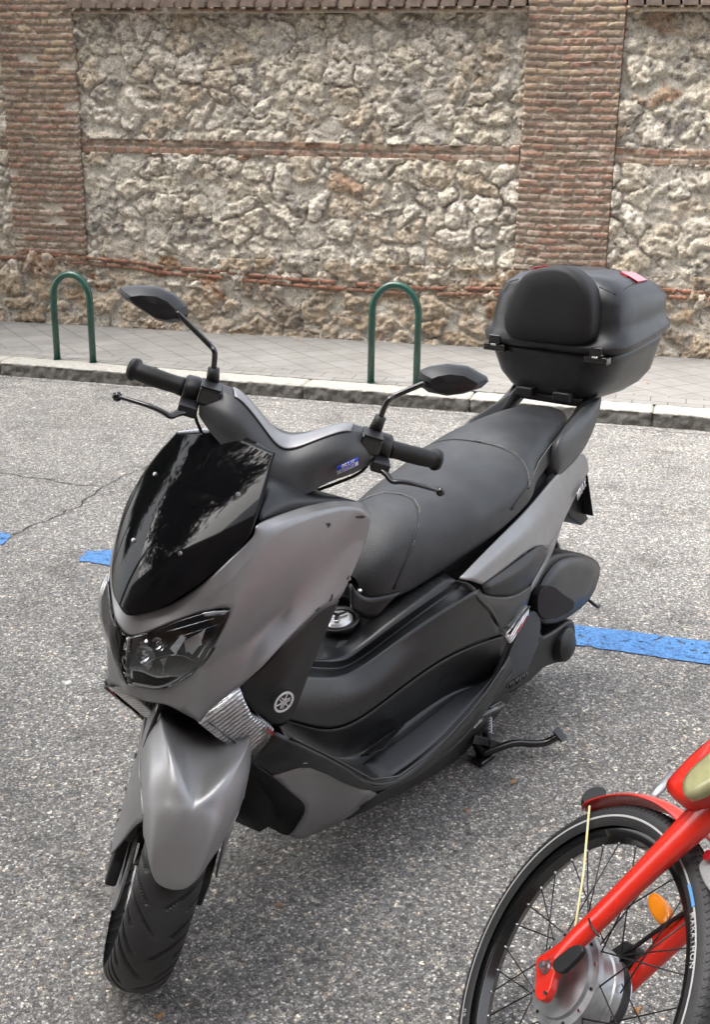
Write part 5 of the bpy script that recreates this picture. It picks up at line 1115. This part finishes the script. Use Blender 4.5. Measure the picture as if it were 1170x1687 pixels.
# mudguard
V=[];a0,a1=angof(948,1338),angof(1125,1395)
if a1<a0-math.pi: a1+=2*math.pi
rows=[]
for i in range(15):
    a=a0+(a1-a0)*i/14;r=.314;e_=bh*math.cos(a)+bu*math.sin(a);wd_=.030*(1 if i>0 else .35)*(1+.12*i/14);r_=[]
    for k in range(7):
        t=(k-3)/3;r_.append(bc+bn*wd_*t+e_*(r+.004-.012*t*t))
    rows.append(r_)
Vg=[p for r_ in rows for p in r_];Fg=[[i*7+k,i*7+k+1,(i+1)*7+k+1,(i+1)*7+k] for i in range(14) for k in range(6)]
mesh('mudguard',Vg,Fg,M['red'],BK,sub=1,solid=.003)
tube('mudguard_stay',[B(972,1328,.030),B(962,1440,.045),B(945,1548,.062)],.0019,M['yellow'],BK,8)
# reflector on the far leg, caliper, frame parts beyond
ro=chaikin([B(u_,v_,-.055) for u_,v_ in [(1068,1480),(1078,1469),(1092,1477),(1106,1497),(1108,1514),(1102,1528),(1088,1525),(1072,1503)]],2)
rf=pillow('orange_reflector',ro,bn,.006,M['orange'],BK,back=.006)
for q in range(9):
    t=q/8;a_=B(1073+28*t*.9,1478+34*t,-.047);b_=B(1084+24*t*.9,1474+36*t,-.047) 
box0=[B(u_,v_,-.060) for u_,v_ in [(1070,1535),(1088,1528),(1105,1520),(1112,1545),(1092,1563),(1075,1553)]]
slab('reflector_bracket',box0,bn*-.02,M['red'],BK,.003)
tube('brake_cable',[B(1000,1590,-.06),B(1040,1565,-.045),B(1090,1528,-.045),B(1150,1490,-.045)],.0035,M['spoke'],BK,8,smoothpath=1)
slab('brake_caliper',[B(u_,v_,-.056) for u_,v_ in [(1005,1565),(1030,1548),(1052,1560),(1050,1580),(1030,1600),(1010,1598)]],bn*-.025,M['grip'],BK,.004)
# head unit with lamp
hv_=[B(u_,v_,.075) for u_,v_ in [(1215,1200),(1160,1242),(1120,1284),(1107,1300),(1111,1316),(1135,1336),(1165,1325),(1215,1300)]]
hd_=pillow('head_unit',chaikin(hv_,1),bn,.022,M['red'],BK,back=.05)
M['lampglass']=mat('lamp_glass',(.34,.33,.17),.12,0,noise=.2,nscale=30,coat=.8)
lv_=[B(u_,v_,.098) for u_,v_ in [(1215,1215),(1165,1256),(1140,1280),(1131,1302),(1136,1322),(1156,1318),(1180,1305),(1215,1285)]]
pillow('lamp_lens',chaikin(lv_,1),bn,.016,M['lampglass'],hd_)
# crank and pedal, further back, and the grey frame guard at the right edge
tube('crank_arm',[PZ(1072,1318,.25),PZ(1088,1300,.262),PZ(1108,1278,.275)],[.009,.010,.012],M['alu'],BK,10,flat=.6)
revolve('crank_bolt',[(0,.012),(.012,.012),(.016,0),(.016,-.02)],PZ(1122,1302,.265),(.2,.9,0),M['grip'],BK,16)
pp=chaikin([PZ(u_,v_,.24) for u_,v_ in [(958,1318),(961,1305),(975,1296),(995,1295),(1002,1304),(990,1318),(975,1328)]],1)
pd=slab('pedal',pp,(0,0,-.02),M['grip'],BK,.003)
tube('pedal_axle',[PZ(972,1322,.246),PZ(1072,1318,.246)],.004,M['chrome'],pd,8)
gg=[B(u_,v_,.02) for u_,v_ in [(1147,1420),(1180,1400),(1240,1400),(1240,1500),(1180,1478),(1165,1466),(1153,1445)]]
slab('frame_guard',chaikin(gg,1),bn*-.03,M['lightgrey'],BK,.006)
revolve('guard_reflector',[(0,.006),(.008,.005),(.009,0)],B(1170,1411,.024),bn,M['redlens'],BK,16)
# the rest of the bicycle, which stands just outside the photograph
HD=np.array([-.245,1.005,.665]);BB=np.array([-.77,.93,.275]);RW=np.array([-1.20,1.10,.297])
tube('head_tube',[HD+np.array([.03,-.02,-.06]),HD+np.array([-.06,.05,.16])],.028,M['red'],BK,16)
tube('down_tube',[HD,(HD+BB)/2+np.array([0,.04,-.03]),BB],[.035,.04,.035],M['red'],BK,18,smoothpath=2)
tube('seat_tube',[BB,np.array([-.98,1.06,.66])],[.028,.022],M['red'],BK,16)
tube('seat_post',[np.array([-.98,1.06,.64]),np.array([-1.03,1.09,.78])],.013,M['alu'],BK,12)
pillow('saddle',[np.array([-1.03,1.09,.80])+np.array([a_*.13*math.cos(t_)-.03,a_*.05*math.cos(t_)*-.3+.075*math.sin(t_)*(1 if math.cos(t_)<.2 else .45),0]) for a_ in (1,) for t_ in np.linspace(0,6.28,17)[:-1]],(0,0,1),.035,M['grip'],BK,back=.03)
tube('chain_stay',[BB,RW],.012,M['red'],BK,10);tube('seat_stay',[np.array([-.97,1.055,.62]),RW],.010,M['red'],BK,10)
rdn=np.array([.37,.93,0.]);rdn/=np.linalg.norm(rdn)
rwb=revolve('rear_wheel',ty,RW,rdn,M['btyre'],BK,120)
revolve('rim',[(.258,.0145),(.240,.0125),(.232,.0),(.240,-.0125),(.258,-.0145)],RW,rdn,M['gloss'],rwb,96)
revolve('hub',[(0,.05),(.02,.05),(.03,.02),(.03,-.02),(.02,-.05),(0,-.05)],RW,rdn,M['alu'],rwb,24)
for i in range(20):
    a_=2*math.pi*i/20;e_=np.array([rdn[1],-rdn[0],0]);u_=np.array([0,0,1.]);tube('spoke',[RW+.028*(math.cos(a_+.6)*e_+math.sin(a_+.6)*u_),RW+.24*(math.cos(a_)*e_+math.sin(a_)*u_)],.0012,M['spoke'],rwb,6)
HB=HD+np.array([-.08,.07,.24]);hbd=np.array([.64,-.68,.36])
tube('stem',[HD+np.array([-.06,.05,.15]),HB],.014,M['alu'],BK,12)
tube('handlebar',[HB+np.array([-.16,.18,-.08])+np.array([-.08,-.05,0]),HB+np.array([-.10,.12,-.05]),HB,HB+np.array([.04,-.04,.02])],.011,M['alu'],BK,12,smoothpath=1)
tube('valve',[bc+.236*(math.cos(3.9)*bh+math.sin(3.9)*bu),bc+.205*(math.cos(3.9)*bh+math.sin(3.9)*bu)],.003,M['steel'],BK,8)

# ------------------------------------------------------------------ fallen leaves, small litter
M['leaf']=mat('dry_leaf',(.33,.17,.07),.8,0,noise=.4,nscale=60)
def leaf(p,size,rz,label):
    V=[];n=10
    for i in range(n):
        a=2*math.pi*i/n;r=size*(.7+.3*math.sin(3*a+rz))*(1 if abs(math.cos(a))>.3 else .6);V.append((p[0]+r*math.cos(a+rz),p[1]+r*.6*math.sin(a+rz),p[2]+.004+.006*random.random()))
    V.append((p[0],p[1],p[2]+.008));o=mesh('fallen_leaf',V,[(i,(i+1)%n,n) for i in range(n)],M['leaf'],None,smooth=False,solid=.0008);tag(o,label,'leaf','dry fallen leaves on the ground');return o
for (u_,v_,z,sz,lb) in [(460,1495,0,.013,'small brown dry leaf on the asphalt right of the front tyre'),(262,1678,0,.014,'curled brown leaf on the asphalt just below the front tyre'),(1050,1667,0,.016,'tan dry leaf on the asphalt behind the bicycle spokes'),
  (845,1292,0,.012,'thin reddish leaf on the asphalt below the scooter centre stand'),(770,1338,0,.011,'yellowish leaf on the asphalt left of the red mudguard'),(220,547,SZ,.022,'orange leaf at the foot of the wall, furthest left'),(262,550,SZ,.018,'orange leaf at the foot of the wall behind the left mirror'),(382,553,SZ,.018,'orange leaf at the foot of the wall right of the left mirror'),
  (490,562,SZ,.022,'brown leaf at the foot of the wall left of the right rack'),(1068,632,SZ,.016,'yellow leaf on the pavement right of the top case')]:
    leaf(PZ(u_,v_,z),sz,random.random()*6,lb)
M['chip']=mat('pale_chip',(.6,.6,.58),.7)
pc=PZ(112,1127,.0);o=pillow('pale_stone_chip',[pc+np.array([.013*math.cos(a)*(1+.3*math.sin(2*a)),.011*math.sin(a),.001]) for a in np.linspace(0,6.28,12)[:-1]],(0,0,1),.006,M['chip'],None);tag(o,'pale flat stone chip lying on the asphalt left of the headlight','stone chip')

# ------------------------------------------------------------------ the street behind the camera (seen in reflections)
M['facade']=mat('opposite_facade',(.17,.11,.085),.85,0,noise=.3,nscale=2)
M['windark']=mat('facade_window',(.02,.022,.025),.1,0)
bl=empty('apartment_building',tuple(SW(2,-9.2,0)));tag(bl,'dark brick building across the street behind the viewer','building')
def fb(nm,s0,s1,t0,t1,z0,z1,m,par=bl,bev=0):
    c=[(s0,t0),(s1,t0),(s1,t1),(s0,t1)];V=[SW(a,b,z) for z in (z0,z1) for a,b in c]
    return mesh(nm,V,[(0,1,2,3),(4,5,6,7),(0,1,5,4),(1,2,6,5),(2,3,7,6),(3,0,4,7)],m,par,smooth=False)
fb('facade',-14,20,-14,-9.2,0,8,M['facade'])
for i in range(12):
    for k in range(2):
        s0=-13+i*2.7;w_=fb('window',s0,s0+1.2,-9.19,-9.15,1.2+3.2*k,3.0+3.2*k,M['windark'])

# make the subdivided panels pass through their control points
bpy.context.view_layer.update()
for _o in FIT: fitcage(_o)

# ------------------------------------------------------------------ street tree on the near pavement (its crown shows in the screen)
def tree(x,y,h,R_,seed,label):
    rs=np.random.RandomState(seed);t=empty('street_tree',(x,y,0));tag(t,label,'tree','street trees along the road')
    tube('trunk',[(x,y,0),(x+.05,y-.03,1.5),(x-.04,y+.05,3.2),(x,y,h-R_*.6)],[.17,.14,.12,.09],M['bark'],t,14,smoothpath=1)
    V=[];Fc=[];nl=17000
    for i in range(9):
        a=rs.rand()*6.28;e=rs.rand()*.8+.2;tip=np.array([x+R_*.8*math.cos(a)*math.cos(e),y+R_*.8*math.sin(a)*math.cos(e),h+R_*.6*math.sin(e)]);tube('limb',[(x,y,h-R_*.7),((x+tip[0])/2,(y+tip[1])/2,h-.1*R_),tip],[.07,.045,.015],M['bark'],t,8,smoothpath=1)
    cl=[];
    for i in range(70):
        q=rs.randn(3);q/=np.linalg.norm(q);q*=rs.rand()**.45;cl.append(np.array([x,y,h])+q*np.array([R_,R_,R_*.55]))
    for i in range(nl):
        c=cl[rs.randint(70)]+rs.randn(3)*.38;a=rs.randn(3);a/=np.linalg.norm(a);b=np.cross(a,rs.randn(3));b/=np.linalg.norm(b);w_=.085+.06*rs.rand();k=len(V)
        V+=[c-a*w_,c-b*w_*.6,c+a*w_,c+b*w_*.6];Fc.append((k,k+1,k+2,k+3))
    mesh('crown',V,Fc,M['foliage'],t,smooth=False)
M['bark']=mat('bark',(.12,.095,.07),.9,0,noise=.4,nscale=20,bump=.6,bscale=40)
M['foliage']=mat('foliage',(.045,.085,.03),.6,0,noise=.5,nscale=3)
tree(2.3,-4.3,6.3,3.0,3,'leafy street tree on the near pavement, left of the viewer')
for i,(s__,t__) in enumerate(((-5.2,.55),(-9.5,.6))):
    q=SW(s__,t__,0);tree(float(q[0]),float(q[1]),5.2,2.8,20+i,['leafy street tree up the street on the far pavement, nearer one','leafy street tree up the street on the far pavement, farther one'][i])

# scuffs and chips in the fairing paint
FA=[o for o in SR.children if o.name.startswith('front_fairing')][0]
bpy.context.view_layer.update()
def hitw(o,u_,v_,lift=.0008):
    mi=o.matrix_world.inverted();d_=ray(u_,v_);ok,l,n,_=o.ray_cast(mi@Vector(CAM),(mi.to_3x3()@Vector(d_)).normalized())
    return np.array(o.matrix_world@l)+np.array(o.matrix_world.to_3x3()@n)*lift if ok else None
for px in ([(537,862),(543,861),(545,864),(541,870),(539,866)],[(584,851),(596,849),(603,851),(598,854),(588,854)],[(541,992),(545,985),(547,978),(549,981),(546,990)],[(519,1006),(525,1000),(528,1001),(522,1008)],[(571,955),(574,947),(575,948),(573,956)]):
    q=[hitw(FA,*p) for p in px]
    if all(x is not None for x in q): mesh('paint_chip',q,[list(range(len(q)))],M['scuff'],FA,smooth=False)

# loose grit on the asphalt, gathered in the gutter
M['grit']=mat('grit',(.24,.225,.2),.9,0,noise=.5,nscale=9)
V=[];Fc=[];rg=random.Random(5)
for i in range(1500):
    if i<900: p=SW(rg.uniform(-1,8),-abs(rg.gauss(.0,.10))-.01,.004)
    else: p=np.array([rg.uniform(-2.2,.9),rg.uniform(-1.6,1.3),.0])
    r=rg.choice((.0025,.003,.004,.006)) ;k=len(V)
    for a,b,c in ((1,0,0),(-.6,.9,0),(-.5,-.9,.1),(.1,0,.8),(.0,.1,-.5)): V.append((p[0]+r*a*rg.uniform(.6,1.2),p[1]+r*b*rg.uniform(.6,1.2),p[2]+r*.5+r*c*.8))
    Fc+=[(k,k+1,k+3),(k+1,k+2,k+3),(k+2,k,k+3),(k,k+2,k+4),(k+2,k+1,k+4),(k+1,k,k+4)]
gr=mesh('grit',V,Fc,M['grit'],None,smooth=False);tag(gr,'loose pale grit scattered on the asphalt and along the kerb','grit',kind='stuff')
